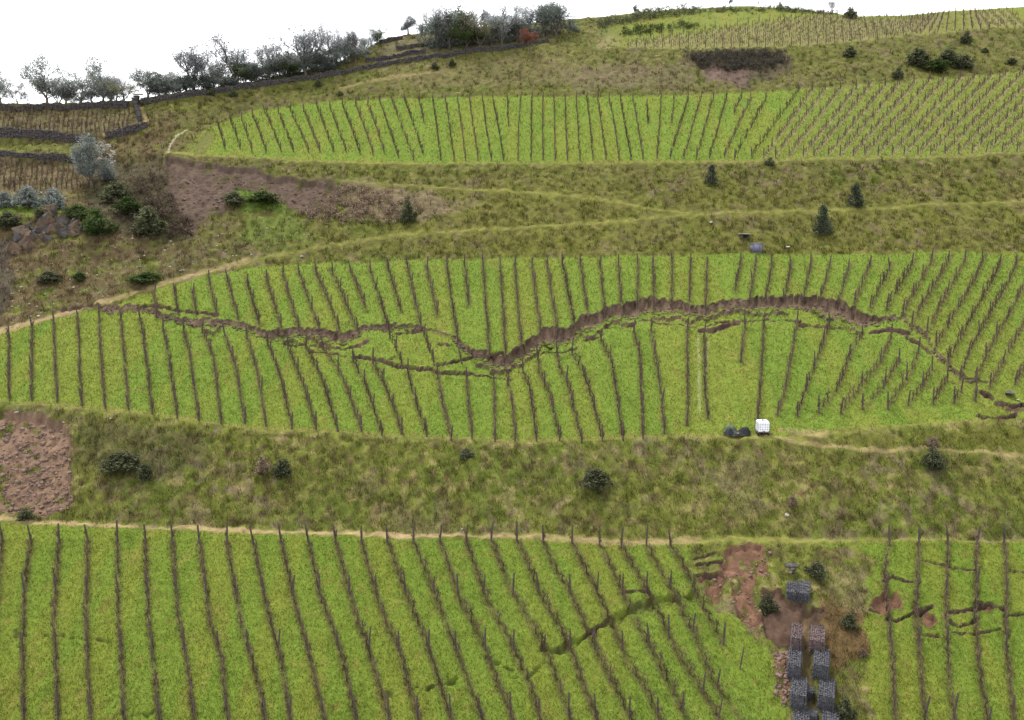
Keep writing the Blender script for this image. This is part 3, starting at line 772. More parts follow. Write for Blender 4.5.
def resample(pts, step):
    d = np.r_[0, np.cumsum(np.linalg.norm(np.diff(pts, axis=0), axis=1))]
    n = max(1, int(round(d[-1] / step)))
    s = np.linspace(0, d[-1], n + 1)
    return np.stack([np.interp(s, d, pts[:, i]) for i in range(3)], -1), d[-1]

ROWLINES = []
def vine_row(pix, lod, label, group, lift=.42, trim=0, gap=.06, post_step=5.2, posts='each', wire=True, dens=1.0, wood=None):
    p = np.array(pix, float)
    if trim: p[0] += (p[1] - p[0]) * min(.4, trim / max(1e-3, np.hypot(*(p[1] - p[0]))))
    seg = np.r_[0, np.cumsum(np.hypot(*np.diff(p, axis=0).T))]
    t = np.linspace(0, seg[-1], max(3, int(seg[-1] / 2)))
    qx = np.interp(t, seg, p[:, 0]); qy = np.interp(t, seg, p[:, 1])
    qy = qy + lift * pxm(qx, qy)
    W = ground(qx, qy)
    V, L = resample(W, 1.05 / dens)
    org = W[-1].copy()
    root = thing('vine_row', org, label, 'vine row', group)
    yaw = []
    for i in range(len(V)):
        d = V[min(i + 1, len(V) - 1)] - V[max(i - 1, 0)]
        yaw.append(math.atan2(-d[0], d[1]))
    keep = [i for i in range(len(V)) if rng.uniform() > gap]
    if lod == 0:
        for i in keep:
            o = link('vine', VINE0[int(rng.integers(8))], None, root)
            o.location = V[i] - org; o.rotation_euler = (rng.normal(0, .06), rng.normal(0, .06), yaw[i] + (math.pi if rng.uniform() < .5 else 0) + rng.normal(0, .12))
            k = rng.uniform(.68, 1.02); o.scale = (k * .85, k * rng.uniform(.95, 1.1), k)
    else:
        joined('vine_stock', VINE1 if lod == 1 else VINE2, [V[i] for i in keep], [yaw[i] + (math.pi if rng.uniform() < .5 else 0) for i in keep], rng.uniform(.7, 1.2, len(keep)), wood or M_VINE, root, 'stuff', org)
    Q, _ = resample(W, post_step)
    if posts == 'each':
        for i, q in enumerate(Q):
            end = i in (0, len(Q) - 1)
            o = link('post', POST[int(rng.integers(5))], None, root)
            o.location = q - org; o.rotation_euler = (rng.normal(0, .05), rng.normal(0, .05), rng.uniform(0, 6))
            k = 1.2 if end else rng.uniform(.9, 1.1); o.scale = (k * 1.25, k * 1.25, (.95 if end else rng.uniform(.85, 1.05)))
    else:
        joined('post_line', [m.arrays() for m in POSTM], list(Q), rng.uniform(0, 6, len(Q)), rng.uniform(.9, 1.1, len(Q)), M_POST, root, 'stuff', org)
    if wire and len(V) > 1:
        m = MB()
        for hz in (.68, 1.2):
            m.tube([tuple(v - org + np.array((0, 0, hz))) for v in V], .004, 3, cap=False)
        link('wire', m.mesh('wire'), M_WIRE, root)
    return root

for i, r in enumerate(LOWER):
    n = i + 1
    if i == 0: continue
    if i < 27: lb = '%s bare vine row from the left on the lowest field' % ordinal(i)
    else: lb = '%s bare vine row right of the stone cages on the lowest field' % ordinal(i - 26)
    vine_row(r, 0, lb, 'vine rows on the lowest field', lift=.38, gap=.05, dens=1.0)

for i, r in enumerate(MID_UP):
    r = [(a, b - (2 if k == len(r) - 1 else 0)) for k, (a, b) in enumerate(r)]
    vine_row(r, 1, '%s bare vine row from the left above the long crack, middle field' % ordinal(i + 1), 'vine rows above the crack', lift=.42, trim=7, gap=.09, post_step=4.6)
for i, r in enumerate(MID_LO):
    vine_row(r, 1, '%s bare vine row from the left below the long crack, middle field' % ordinal(i + 1) if i else 'bare vine row cut by the left picture edge beside the beige path, middle field', 'vine rows below the crack', lift=.40, gap=.09, post_step=4.6)
for (r, lb) in [([(390,334),(402,362)], 'short vine row between the two cracks, leftmost of three'), ([(424,333),(434,362)], 'short vine row between the two cracks, middle of three'), ([(458,342),(462,360)], 'short vine row between the two cracks, rightmost of three')]:
    vine_row(r, 1, lb, 'vine rows between the cracks', lift=.4, gap=.0, post_step=3)

for i, (a, b, c, d) in enumerate(UPPER):
    vine_row([(a, b), ((a + c) / 2 + rng.normal(0, .4), (b + d) / 2), (c, d)], 2, '%s thin vine row from the left on the upper field' % ordinal(i + 1), 'vine rows on the upper field', lift=.35, trim=4.5, gap=.05, post_step=6.0 if i < 40 else 5.0, wire=False, dens=1.0, wood=M_VINE if i < 47 else M_VDRY)
for i, (a, b, c, d) in enumerate(TOPR):
    vine_row([(a, b), (c, d)], 2, '%s vine row from the left on the topmost skyline field' % ordinal(i + 1), 'vine rows on the topmost field', lift=.2, gap=.03, post_step=5, posts='join', wire=False, dens=.8, wood=M_VDRY)
# old close-planted vines on the walled terraces at the left
k = 0
for (xa, xe, f_t, f_b, st) in [(-6, 128, lambda x: 113, lambda x: 131 - max(0, x - 105) * .1, 4.6), (-6, 78, lambda x: 166 + x * .02, lambda x: 190 - max(0, x - 50) * .1, 5.2)]:
    x = xa; n = 0; upper = k == 0
    while x < xe:
        n += 1
        vine_row([(x + 2, f_t(x)), (x, f_b(x))], 2, '%s old vine row from the left on the %s walled terrace' % (ordinal(n), 'highest' if upper else 'brown lower'), 'old vines on the walled terraces', lift=.1, gap=.3, post_step=14, posts='join', wire=False, dens=1.0, wood=M_VINE if rng.uniform() < .5 else M_VDRY)
        x += st
    k += 1

# ------------------------------------------------------------------ trees and shrubs
LEAFC = {'dusk': [(.105,.124,.106),(.14,.158,.135),(.08,.095,.082)], 'bramble': [(.050,.046,.034),(.068,.056,.046),(.036,.036,.026)], 'olive': [(.19,.21,.185),(.145,.162,.138),(.25,.265,.245)], 'dark': [(.070,.080,.040),(.100,.108,.055),(.052,.058,.034),(.13,.132,.072)], 'grey': [(.22,.235,.24),(.17,.182,.185),(.28,.29,.30)],
    'green': [(.05,.075,.022),(.07,.095,.03),(.035,.052,.018)], 'red': [(.20,.078,.052),(.15,.058,.040),(.23,.105,.07)], 'bare': [(.070,.052,.038),(.095,.072,.054),(.05,.042,.028)], 'straw': [(.19,.14,.10),(.15,.105,.075),(.23,.18,.13)],
    'fir': [(.062,.074,.046),(.084,.096,.058),(.050,.060,.040)], 'light': [(.13,.135,.075),(.16,.155,.10),(.10,.105,.055)]}
def leafmesh(name, centers, n_per, spread, size, pal, seed, squash=.8):
    r = np.random.default_rng(seed); cen = np.array(centers)
    tone = r.uniform(.7, 1.3, len(cen))
    idx = np.repeat(np.arange(len(cen)), n_per); n = len(idx)
    d = np.clip(r.normal(0, 1, (n, 3)), -1.6, 1.6) * spread * (.6 + .8 * r.uniform(0, 1, len(cen)))[idx][:, None]; d[:, 2] *= squash
    p = cen[idx] + d
    a = r.normal(0, 1, (n, 3)); a /= np.linalg.norm(a, axis=1, keepdims=True)
    b = np.cross(a, r.normal(0, 1, (n, 3))); b /= np.linalg.norm(b, axis=1, keepdims=True) + 1e-9
    s = size * r.uniform(.6, 1.4, (n, 1))
    V = np.stack([p - a * s, p + b * s * .45, p + a * s, p - b * s * .45], 1).reshape(-1, 3)
    F = np.arange(n * 4).reshape(-1, 4)
    C = np.array(pal)[r.integers(0, len(pal), n)] * tone[idx][:, None] * r.uniform(.75, 1.25, (n, 1))
    me = mesh_np(name, V, F, np.repeat(C, 4, 0)); me.materials.append(M_LEAF)
    return me

def tree_proto(seed, pal, shape='round', leafn=46, leafsz=.14, trunk=.15, width=1.0, fat=1.3):
    """unit tree 1 m tall and about `width` wide scaled from an 8 m model; returns wood mesh, crown mesh"""
    r = random.Random(seed); m = MB(); H = 8.0; tips = []
    th = H * trunk
    def branch(p, d, L, rad, lev):
        pts = [p]; q = p
        for i in range(3):
            d = (d + Vector((r.uniform(-.3, .3), r.uniform(-.3, .3), r.uniform(-.08, .22)))).normalized(); q = q + d * L / 3; pts.append(q)
        m.tube(pts, [rad, rad * .85, rad * .7, rad * .5], 5 if lev < 2 else 3, cap=False)
        if lev >= 3 or rad < .012:
            tips.append(q); return
        if lev >= 1: tips.extend([pts[2], pts[1]])
        else: tips.append(pts[3])
        for i in range(3 if lev else 4):
            a = r.uniform(0, 6.28); tilt = r.uniform(.35, .95)
            u = d.orthogonal().normalized(); w = d.cross(u)
            nd = (d * math.cos(tilt) + (u * math.cos(a) + w * math.sin(a)) * math.sin(tilt)).normalized()
            if shape == 'tall': nd = (nd + Vector((0, 0, .55))).normalized()
            branch(q, nd, L * r.uniform(.62, .8), rad * .6, lev + 1)
    lean = Vector((r.uniform(-.12, .12), r.uniform(-.12, .12), 1)).normalized()
    t1 = Vector((0, 0, -.4)); t2 = lean * th * .5; t3 = lean * th + Vector((r.uniform(-.15, .15), r.uniform(-.15, .15), 0))
    m.tube([t1, Vector((0, 0, .1)), t2, t3], [.30 * fat, .24 * fat, .18 * fat, .16 * fat], 8, cap=False)
    nl = r.randint(3, 5)
    for i in range(nl):
        a = 6.28 * i / nl + r.uniform(-.5, .5); t = r.uniform(.15, 1.15) * (1.0 if shape != 'tall' else .5)
        branch(t3, Vector((math.cos(a) * math.sin(t), math.sin(a) * math.sin(t), math.cos(t))), H * r.uniform(.16, .34), .12, 0)
    tips_ = [t for t in tips]
    zmax = max(t.z for t in tips_); rmax = sorted(math.hypot(t.x, t.y) for t in tips_)[int(len(tips_) * .9)]
    k = .95 / zmax; kw = .46 * width / rmax
    V, F = m.arrays(); low = np.clip((V[:, 2] - th * .4) / th, 0, 1)
    kx = (k * 1.0) * (1 - low) + kw * low
    V = np.stack([V[:, 0] * kx, V[:, 1] * kx, V[:, 2] * k], -1)
    wood = mesh_np('trunk', V, F, smooth=True); wood.materials.append(M_BARK)
    cen = [(t.x * kw, t.y * kw, t.z * k) for t in tips_ if r.random() < .72]
    crown = leafmesh('crown', cen, leafn, .055, leafsz / H * 1.0, pal, seed)
    return wood, crown

PT = {}
def protos(kind):
    if kind in PT: return PT[kind]
    a = dict(olive=dict(pal='olive', leafn=20, width=1.05), dark=dict(pal='dusk', leafn=26, width=1.2, trunk=.12), grey=dict(pal='grey', leafn=14, shape='tall', width=.85, trunk=.16), airy=dict(pal='grey', leafn=9, shape='tall', width=.55, leafsz=.10),
             dense=dict(pal='olive', leafn=60, width=.9, trunk=.14), red=dict(pal='red', leafn=30, width=1.0, trunk=.2), lolly=dict(pal='grey', leafn=26, width=.62, trunk=.42, fat=2.6), green=dict(pal='green', leafn=34, width=1.1, trunk=.16), low=dict(pal='light', leafn=20, width=1.4, trunk=.1))[kind]
    pal = LEAFC[a.pop('pal')]
    PT[kind] = [tree_proto(100 + 17 * i + len(kind) * 3, pal, **a) for i in range(3)]
    return PT[kind]
tn = 0
def tree(px, py, hpx, wf, kind, label, name='tree', group=None, back=0.0):
    global tn
    tn += 1
    g = ground1(px, py)
    if back: g = g + Vector((g.x / g.y * back, back, -back * .05))
    if 420 < px < 575 and kind != 'red' and hpx > 18: hpx = hpx * 1.22
    h = hpx / pxm(px, py)[()] * (1 + back / g.y)
    root = thing(name, g, label, 'tree' if 'tree' in name else 'bush', group, random.uniform(0, 6.28))
    wood, crown = protos(kind)[tn % 3]
    a = link('trunk', wood, None, root); b = link('crown', crown, None, root)
    for o in (a, b): o.scale = (h * wf * 1.12, h * wf * 1.12, h * 1.04)
    return root

SK = 'trees along the skyline'
for t in [
    (1,105,32,.9,'olive','grey-green tree cut by the left picture edge on the skyline'),
    (18,106,26,.8,'olive','small grey tree on the wall between the edge tree and the round tree'),
    (48,106,48,.85,'olive','round-crowned olive tree with forked trunk standing on the far left wall'),
    (66,105,26,1.1,'olive','low olive tree filling the gap right of the round-crowned tree'),
    (80,105,38,1.0,'olive','broad grey olive tree in the middle of the far left wall'),
    (103,104,48,.72,'olive','tall ragged tree with dark forked trunk on the far left wall'),
    (124,103,20,1.3,'low','low pale grey bush-like tree beside the stone gate pillar'),
    (148,98,30,1.1,'dark','dense dark evergreen tree just right of the stone gate pillar'),
    (166,95,22,1.1,'dark','low dark evergreen tree beside the dense evergreen near the gate'),
    (194,90,44,.95,'grey','tall thin-leaved grey tree above the dark evergreens'),
    (208,89,22,1.2,'olive','low olive tree under the tall grey pair on the ridge'),
    (236,87,46,1.1,'grey','tall wide grey tree, right one of the tall pair near the evergreens'),
    (252,85,26,1.1,'dark','dark low tree just right of the tall grey pair'),
    (270,82,42,.8,'grey','narrow tall grey tree alone above the long ridge wall'),
    (288,78,26,1.3,'green','dense green low tree left of the airy ridge tree'),
    (306,77,50,.9,'grey','airy tall grey tree with a leaning top above the ridge wall'),
    (320,73,24,1.2,'dark','dark bushy tree below the airy ridge tree'),
    (336,70,44,.6,'grey','slender tall tree right of the airy ridge tree'),
    (355,64,38,.6,'airy','thin nearly bare tree before the steep step of the skyline'),
    (377,46,20,.95,'green','small round dark tree on the step of the skyline'),
    (408,37,21,.95,'lolly','lone round-headed tree on a bare stem above the terrace walls'),
    (437,51,38,.8,'airy','bare twiggy tree at the left of the central grove'),
    (450,50,36,.9,'dark','dark tree at the heart of the central grove'),
    (466,49,32,1.0,'green','dark green tree right of centre in the central grove'),
    (484,27,17,.8,'lolly','small tree poking above the skyline over the central grove'),
    (480,50,26,1.15,'low','pale grey-green spreading tree in the central grove'),
    (502,47,32,.9,'grey','grey thin tree between the pale tree and the reddish tree'),
    (517,42,24,1.0,'airy','bare grey tree behind the reddish tree on its left side'),
    (530,38,28,.8,'grey','thin grey tree rising behind the reddish tree'),
    (543,38,30,.9,'dark','tall dark tree just right of the reddish tree'),
    (556,36,30,.7,'dark','dark upright tree with twin tops right of the reddish tree'),
    (569,34,17,1.1,'dark','low dark round tree ending the grove beside the green slope'),
    (636,15,11,.8,'lolly','tiny lone tree on the skyline left of the dark hedge top'),
    (730,7,9,.7,'lolly','tiny leftmost thin tree on the highest skyline'),
    (758,7,8,.6,'airy','tiny middle thin tree on the highest skyline'),
    (780,8,8,.7,'lolly','tiny right thin tree on the highest skyline'),
    (832,14,15,.9,'airy','bare pale tree on the skyline left of the dark round bush')]:
    tree(*t, group=SK, back=.8)
for i, (x, y, h, w, kd, lb) in enumerate([
    (158,96,20,1.3,'olive','low grey tree between the two dark evergreens near the gate'), (180,93,24,1.2,'olive','bushy olive tree left of the tall thin-leaved grey tree'),
    (186,92,18,1.3,'dark','low dark tree at the foot of the tall thin-leaved grey tree'), (202,91,20,1.3,'dark','dark low tree just right of the tall thin-leaved grey tree'),
    (222,88,24,1.3,'olive','bushy grey tree between the two tall grey trees'), (244,86,22,1.2,'green','green low tree under the right tall grey tree'),
    (262,84,22,1.3,'olive','bushy grey tree left of the narrow tall grey tree'), (280,80,24,1.2,'dark','dark low tree right of the narrow tall grey tree'),
    (298,77,22,1.3,'olive','bushy grey tree under the airy ridge tree'), (312,75,24,1.2,'dark','dark low tree just right under the airy ridge tree'),
    (328,71,26,1.2,'olive','bushy grey tree left of the slender tall tree'), (345,66,24,1.2,'dark','dark low tree between the slender and the bare trees'),
    (362,58,20,1.2,'olive','bushy grey tree at the foot of the skyline step'), (345,64,36,.7,'airy','thin airy tree between the slender and nearly bare ridge trees'),
    (426,46,26,.9,'olive','grey tree at the left end of the central grove'), (472,46,30,.8,'airy','twiggy grey tree above the pale spreading tree'), (492,46,24,1.1,'olive','grey bushy tree left of the thin grey one'), (512,42,20,1.2,'dark','low dark tree left of the reddish tree'),
    (115,104,22,1.2,'olive','low grey tree left of the pale bush by the gate'), (92,105,24,1.2,'olive','low olive tree under the tall ragged tree')]):
    tree(x, y, h, w, kd, lb, group=SK, back=1.2)
for (x, y, h, w, kd, lb) in [
    (172,94,26,1.0,'olive','hazy grey tree rising behind the evergreens near the gate'), (214,89,36,.9,'grey','feathery grey tree between the two tall grey trees, behind them'),
    (226,88,25,.9,'olive','soft grey tree behind and left of the wide tall tree'), (254,85,26,1.0,'olive','soft grey tree behind the dark low tree right of the tall pair'),
    (284,80,28,1.0,'grey','feathery grey tree behind the dense green low tree'), (294,78,30,.8,'grey','feathery grey tree just left behind the airy ridge tree'), (322,73,28,.9,'olive','soft grey tree behind and right of the airy ridge tree'),
    (350,64,34,.9,'grey','feathery grey tree behind the nearly bare tree'), (366,55,28,.8,'grey','feathery tree at the top of the skyline step'), (58,106,30,1.1,'olive','soft grey tree behind and right of the round-crowned olive'),
    (112,104,34,.9,'grey','feathery grey tree behind and right of the tall ragged tree'), (443,48,32,.9,'grey','feathery grey tree at the left back of the central grove'), (497,44,30,.9,'grey','feathery grey tree behind the pale spreading tree')]:
    tree(x, y, h, w, kd, lb, group=SK, back=4.0)
tree(530,54,24,.85,'red','reddish-leaved tree standing alone in front of the central grove')
tree(92,186,50,.78,'dense','grey olive tree standing alone by the end of the walled terraces', name='olive_tree')

def bush_proto(seed, pal, n=90, per=26, cone=False, size=.055, tall=False):
    r = random.Random(seed); cen = []
    for i in range(n):
        if cone:
            z = r.random() ** 1.3; a = r.uniform(0, 6.28); rr = (1 - z) * .36 * math.sqrt(r.random()) + .03
            cen.append((rr * math.cos(a), rr * math.sin(a), .06 + z * .9))
        else:
            a = r.uniform(0, 6.28); z = r.random(); lump = .75 + .35 * math.sin(3 * a + seed) * r.random()
            rr = .52 * math.sqrt(max(.05, 1 - (2 * abs(z - .38)) ** 2.2 if z > .38 else .85)) * (r.random() ** .45) * lump
            cen.append((rr * math.cos(a), rr * math.sin(a), .05 + z * .85 * (.8 + .2 * math.sin(2 * a + seed * 2))))
    crown = leafmesh('foliage', cen, per, .068, size, pal, seed, 1.0)
    m = MB()
    for i in range(4):
        a = r.uniform(0, 6.28)
        m.tube([(0, 0, -.1), (.08 * math.cos(a), .08 * math.sin(a), .2), (.2 * math.cos(a), .2 * math.sin(a), .55)], [.03, .022, .008], 4, cap=False)
    stem = m.mesh('stem'); stem.materials.append(M_BARK)
    return stem, crown
BP = {'dark': [bush_proto(i, LEAFC['dark']) for i in (1, 2, 3)], 'fir': [bush_proto(i, LEAFC['fir'], cone=True, n=70, size=.045) for i in (4, 5)], 'green': [bush_proto(i, LEAFC['green']) for i in (6, 7)],
      'olive': [bush_proto(i, LEAFC['olive']) for i in (8, 9)], 'straw': [bush_proto(i, LEAFC['straw'], n=50, per=18) for i in (10, 11)]}
bn = 0
def bush(px, py, hpx, wpx, kind, label, name='bush', group=None):
    global bn
    bn += 1
    g = ground1(px, py); k = pxm(px, py)[()]
    root = thing(name, g - Vector((0, 0, .05)), label, 'bush' if kind != 'fir' else 'young tree', group, random.uniform(0, 6.28))
    stem, crown = BP[kind][bn % len(BP[kind])]
    h = hpx / k * (.88 if kind != 'fir' else 1); w = wpx / k * (1.05 if kind != 'fir' else 1.6)
    for nm, me in (('stem', stem), ('foliage', crown)):
        o = link(nm, me, None, root); o.scale = (w, w, h)
B1 = 'bushes on the lower bank'; B2 = 'young trees on the middle bank'; B3 = 'bushes on the upper bank'; B4 = 'bushes by the stone cages'; B5 = 'terrace bushes at the left'
for b in [
    (597,486,22,32,'dark','dark round bush in the middle of the lower bank',B1), (283,475,20,22,'dark','dark bush on the left part of the lower bank beside pale dry grass',B1),
    (932,468,24,24,'dark','dark bush below the beige path fork at the right of the lower bank',B1), (145,478,20,18,'dark','dark small bush right of the pink earth slip',B1),
    (122,468,20,40,'dark','wide dark bush beside the small one right of the pink earth slip',B1), (466,456,12,16,'dark','small dark bush just under the middle field edge',B1), (26,519,15,17,'dark','dark bush at the foot of the pink earth slip',B1),
    (262,474,22,18,'straw','pale dry tuft bush left of the dark bush on the lower bank',B1), (932,452,18,18,'straw','dry brown bush standing just above the dark one at the path fork',B1), (793,507,16,14,'straw','small dry bush at the right centre of the lower bank',B1),
    (408,221,26,19,'dark','dark upright bush on the left part of the middle bank',B2), (822,233,27,17,'fir','larger dark conical young tree on the middle bank',B2), (855,206,22,14,'fir','smaller dark conical young tree higher on the middle bank',B2),
    (711,185,18,12,'fir','small conical young tree just below the upper field',B2), (770,165,10,12,'dark','tiny dark bush at the lower edge of the upper field',B2),
    (435,69,9,9,'dark','small dark bush below the ridge wall, left of two',B3), (452,67,9,9,'dark','small dark bush below the ridge wall, right of two',B3), (966,44,15,12,'dark','dark round bush at the edge of the topmost vineyard',B3), (850,58,13,14,'dark','dark bush alone on the upper bank between thicket and bush cluster',B3),
    (918,66,20,26,'dark','left large bush of the cluster on the upper bank',B3), (935,72,16,24,'green','green bush in the middle of the upper bank cluster',B3), (948,66,22,24,'dark','tall bush in the upper bank cluster',B3), (963,68,16,22,'dark','right bush of the cluster on the upper bank',B3), (898,80,14,12,'dark','small bush at the lower left of the upper bank cluster',B3), (985,53,7,8,'dark','tiny bush right of the upper bank cluster',B3), (1012,64,7,11,'dark','tiny dark bush near the right picture edge on the upper bank',B3),
    (850,18,12,14,'dark','dark round bush on the skyline beside the bare pale tree',B3), (340,95,6,8,'dark','tiny bush at the top left corner of the upper field',B3), (233,96,9,10,'dark','small bush under the ridge wall, right of two at far left',B3), (212,95,8,8,'dark','small bush under the ridge wall, left of two at far left',B3), (318,86,8,9,'dark','small bush under the middle of the ridge wall',B3),
    (816,576,17,24,'dark','dark green bush right of the grey slab',B4), (768,604,22,20,'dark','dark bush between the red earth slip and the stone cages',B4), (848,628,20,18,'dark','dark round bush right of the upper stone cages',B4), (845,716,26,22,'dark','dark bush right of the lowest stone cages',B4), (862,655,10,10,'straw','small dry bush near the vine row right of the cages',B4),
    (6,207,18,20,'olive','grey-green bush at the left edge on the green terrace',B5), (28,208,26,28,'olive','larger grey-green bush on the green terrace, middle of three',B5), (54,208,24,24,'olive','grey-green bush on the green terrace, right of three',B5),
    (98,234,30,34,'green','dark ivy-like bush right of the orange rock face',B5), (80,218,18,26,'green','green bush on top of the orange rock face',B5), (45,214,12,20,'dark','dark bush on the left top of the orange rock face',B5),
    (118,200,24,34,'dark','dark scrub bush above the rock face in the gully',B5), (150,232,30,34,'dark','dark scrub bush at the foot of the grey earth slip',B5), (8,225,16,30,'dark','dark bush under the left end of the green terrace',B5),
    (235,205,16,26,'dark','dark bush inside the bright green patch of the grey slip',B5), (262,203,14,34,'green','bright green bush in the grey slip',B5), (130,212,20,30,'green','dull green scrub bush in the middle of the gully',B5),
    (48,282,14,26,'dark','dark low bush below the orange rock face',B5), (80,281,10,14,'green','small green bush on the stony slope below the rock face',B5), (146,282,14,30,'green','dark green bush beside the beige path above the crack',B5)]:
    bush(*b[:6], group=b[6])
# dark thicket and hedge on the upper bank and skyline
def thicket(name, poly, n, h, kind, label, cat):
    xs = [p[0] for p in poly]; ys = [p[1] for p in poly]; px, py = [], []
    while len(px) < n:
        a = rng.uniform(min(xs), max(xs), 400); b = rng.uniform(min(ys), max(ys), 400)
        m = poly_sd(a, b, poly) < 0
        px += list(a[m]); py += list(b[m])
    px = np.array(px[:n]); py = np.array(py[:n]); G = ground(px, py)
    org = G[int(np.argmax(py))].copy()
    root = thing(name, org, label, cat)
    hh = h * (.5 + fbm(px * .08, py * .2, 77)) ; cen = []
    for g, e in zip(G - org, hh):
        for q in range(3): cen.append((g[0] + rng.normal(0, .25), g[1] + rng.normal(0, .25), g[2] + e * rng.uniform(.1, 1)))
    me = leafmesh('foliage', cen, 16, .22, .13, LEAFC[kind], 5)
    link('foliage', me, None, root)
    m = MB()
    for g in (G - org)[:40]: m.tube([(g[0], g[1], g[2] - .2), (g[0] + .1, g[1], g[2] + h * .7)], [.03, .01], 3, cap=False)
    link('stem', m.mesh('stem'), M_BARK, root)['kind'] = 'stuff'
thicket('bramble_thicket', [(686,56),(735,52),(786,55),(789,62),(772,70),(740,72),(700,68)], 330, 1.0, 'bramble', 'long dark bramble thicket on the upper bank below the top vineyard', 'thicket')
thicket('hedge', [(596,24),(640,14),(690,9),(705,11),(700,15),(645,21),(600,29)], 220, 1.3, 'dark', 'dark hedge climbing along the skyline left of the top vineyard', 'hedge')
thicket('hedge', [(620,32),(650,26),(690,24),(700,28),(650,34),(622,38)], 90, .8, 'green', 'low green-brown hedge strip under the skyline hedge', 'hedge')
thicket('hedge', [(705,10),(770,8),(835,13),(838,15),(770,12),(705,13)], 120, .7, 'dark', 'thin dark hedge along the highest skyline', 'hedge')
thicket('hedge', [(150,97),(256,83),(340,70),(340,67),(256,79),(150,93)], 330, 1.9, 'dusk', 'dark undergrowth hedge on the ridge wall beneath the grey trees', 'hedge')
thicket('hedge', [(425,52),(520,42),(560,34),(562,29),(520,36),(425,46)], 260, 1.8, 'dusk', 'dark undergrowth beneath the central grove', 'hedge')
thicket('dry_scrub', [(176,205),(196,224),(188,238),(150,240),(120,226),(110,200),(130,180),(164,178)], 170, .7, 'bare', 'brown leafless scrub covering the gully left of the grey slip', 'scrub')
thicket('dry_scrub', [(340,186),(390,195),(420,206),(400,224),(350,222),(310,226),(290,214),(318,206)], 150, .55, 'straw', 'pinkish dry scrub at the foot of the grey slip', 'scrub')

# ------------------------------------------------------------------ dry stone walls, rocks, rubble
def rock_mesh(seed, flat=.7):
    r = random.Random(seed); bm = bmesh.new()
    for i in range(14):
        v = Vector((r.gauss(0, 1), r.gauss(0, 1), r.gauss(0, 1))).normalized() * r.uniform(.8, 1.1)
        bm.verts.new((v.x * .5, v.y * .5, v.z * .5 * flat))
    g = bmesh.ops.convex_hull(bm, input=bm.verts)
    for v in [v for v in bm.verts if not v.link_faces]: bm.verts.remove(v)
    bmesh.ops.triangulate(bm, faces=bm.faces)
    me = bpy.data.meshes.new('rock'); bm.to_mesh(me); bm.free()
    return me
ROCKS = [rock_mesh(i) for i in range(7)]
def arr(me):
    v = np.array([tuple(x.co) for x in me.vertices]); f = np.array([tuple(p.vertices) for p in me.polygons]); return v, f
ROCKA = [arr(m) for m in ROCKS]
def stone_wall(pix, height, label, group='dry stone walls', thick=.6, mtl=None):
    p = np.array(pix, float); seg = np.r_[0, np.cumsum(np.hypot(*np.diff(p, axis=0).T))]
    t = np.linspace(0, seg[-1], max(3, int(seg[-1])))
    W = ground(np.interp(t, seg, p[:, 0]), np.interp(t, seg, p[:, 1]))
    for q in range(3): W[1:-1, 2] = (W[:-2, 2] + W[1:-1, 2] * 2 + W[2:, 2]) / 4
    V, L = resample(W, .42); org = V[0].copy()
    root = thing('dry_stone_wall', org, label, 'stone wall', group)
    m = MB()
    for i in range(len(V) - 1):
        d = V[i+1] - V[i]; a = math.atan2(d[1], d[0]); rot = Matrix.Rotation(a, 3, 'Z')
        hh = height * (.8 + .4 * vnoise(np.array(i * .13), np.array(1.0), 3)); z = -.5
        while z < hh:
            sh = random.uniform(.17, .3)
            c = (V[i] + V[i+1]) / 2 - org
            m.box((c[0], c[1] + random.uniform(-.06, .06), c[2] + z + sh / 2), (random.uniform(.34, .46), thick * random.uniform(.8, 1.1), sh * .95), rot, .035)
            z += sh
    o = link('stone_courses', m.mesh('stone_courses'), mtl or M_STONE, root); o['kind'] = 'stuff'
    return root
stone_wall([(-14,111),(30,111),(70,110),(128,107)], .8, 'dark dry stone wall under the far left skyline trees')
stone_wall([(-14,134),(30,136),(60,139),(84,144),(92,146)], 1.0, 'tall dry stone wall below the highest walled terrace')
stone_wall([(-14,156),(30,157),(60,159),(86,163)], .55, 'dry stone wall below the narrow green terrace')
stone_wall([(106,137),(120,134),(136,130),(147,128)], .7, 'short dry stone wall bending under the earth track')
stone_wall([(134,104),(137,112),(140,122)], 1.0, 'short wall running downhill beside the earth track')
stone_wall([(142,103),(180,97),(256,87),(320,78),(362,70)], .6, 'long dark dry stone wall along the ridge below the grey trees')
stone_wall([(362,70),(400,63),(440,57),(480,52),(520,47),(548,42)], .6, 'dark dry stone wall along the ridge below the central grove')
stone_wall([(366,62),(390,58),(425,52)], .5, 'dark terrace wall above the ridge wall left of the grove')
stone_wall([(380,44),(402,39)], .5, 'short stone wall on the step of the skyline')
stone_wall([(396,50),(430,45)], .5, 'short upper terrace wall left of the central grove')
# gate pillar on the skyline
g = ground1(137, 104); m = MB()
root = thing('gate_pillar', g, 'dark stone gate pillar with pale cap on the skyline', 'pillar')
for i in range(6): m.box((0, 0, -.1 + i * .3), (.75 + random.uniform(-.05, .05), .7, .28), None, .03)
link('shaft', m.mesh('shaft'), M_STONE, root); m = MB(); m.box((.25, 0, 1.72), (1.5, .9, .16), None, .02); link('cap', m.mesh('cap'), M_PALE, root)

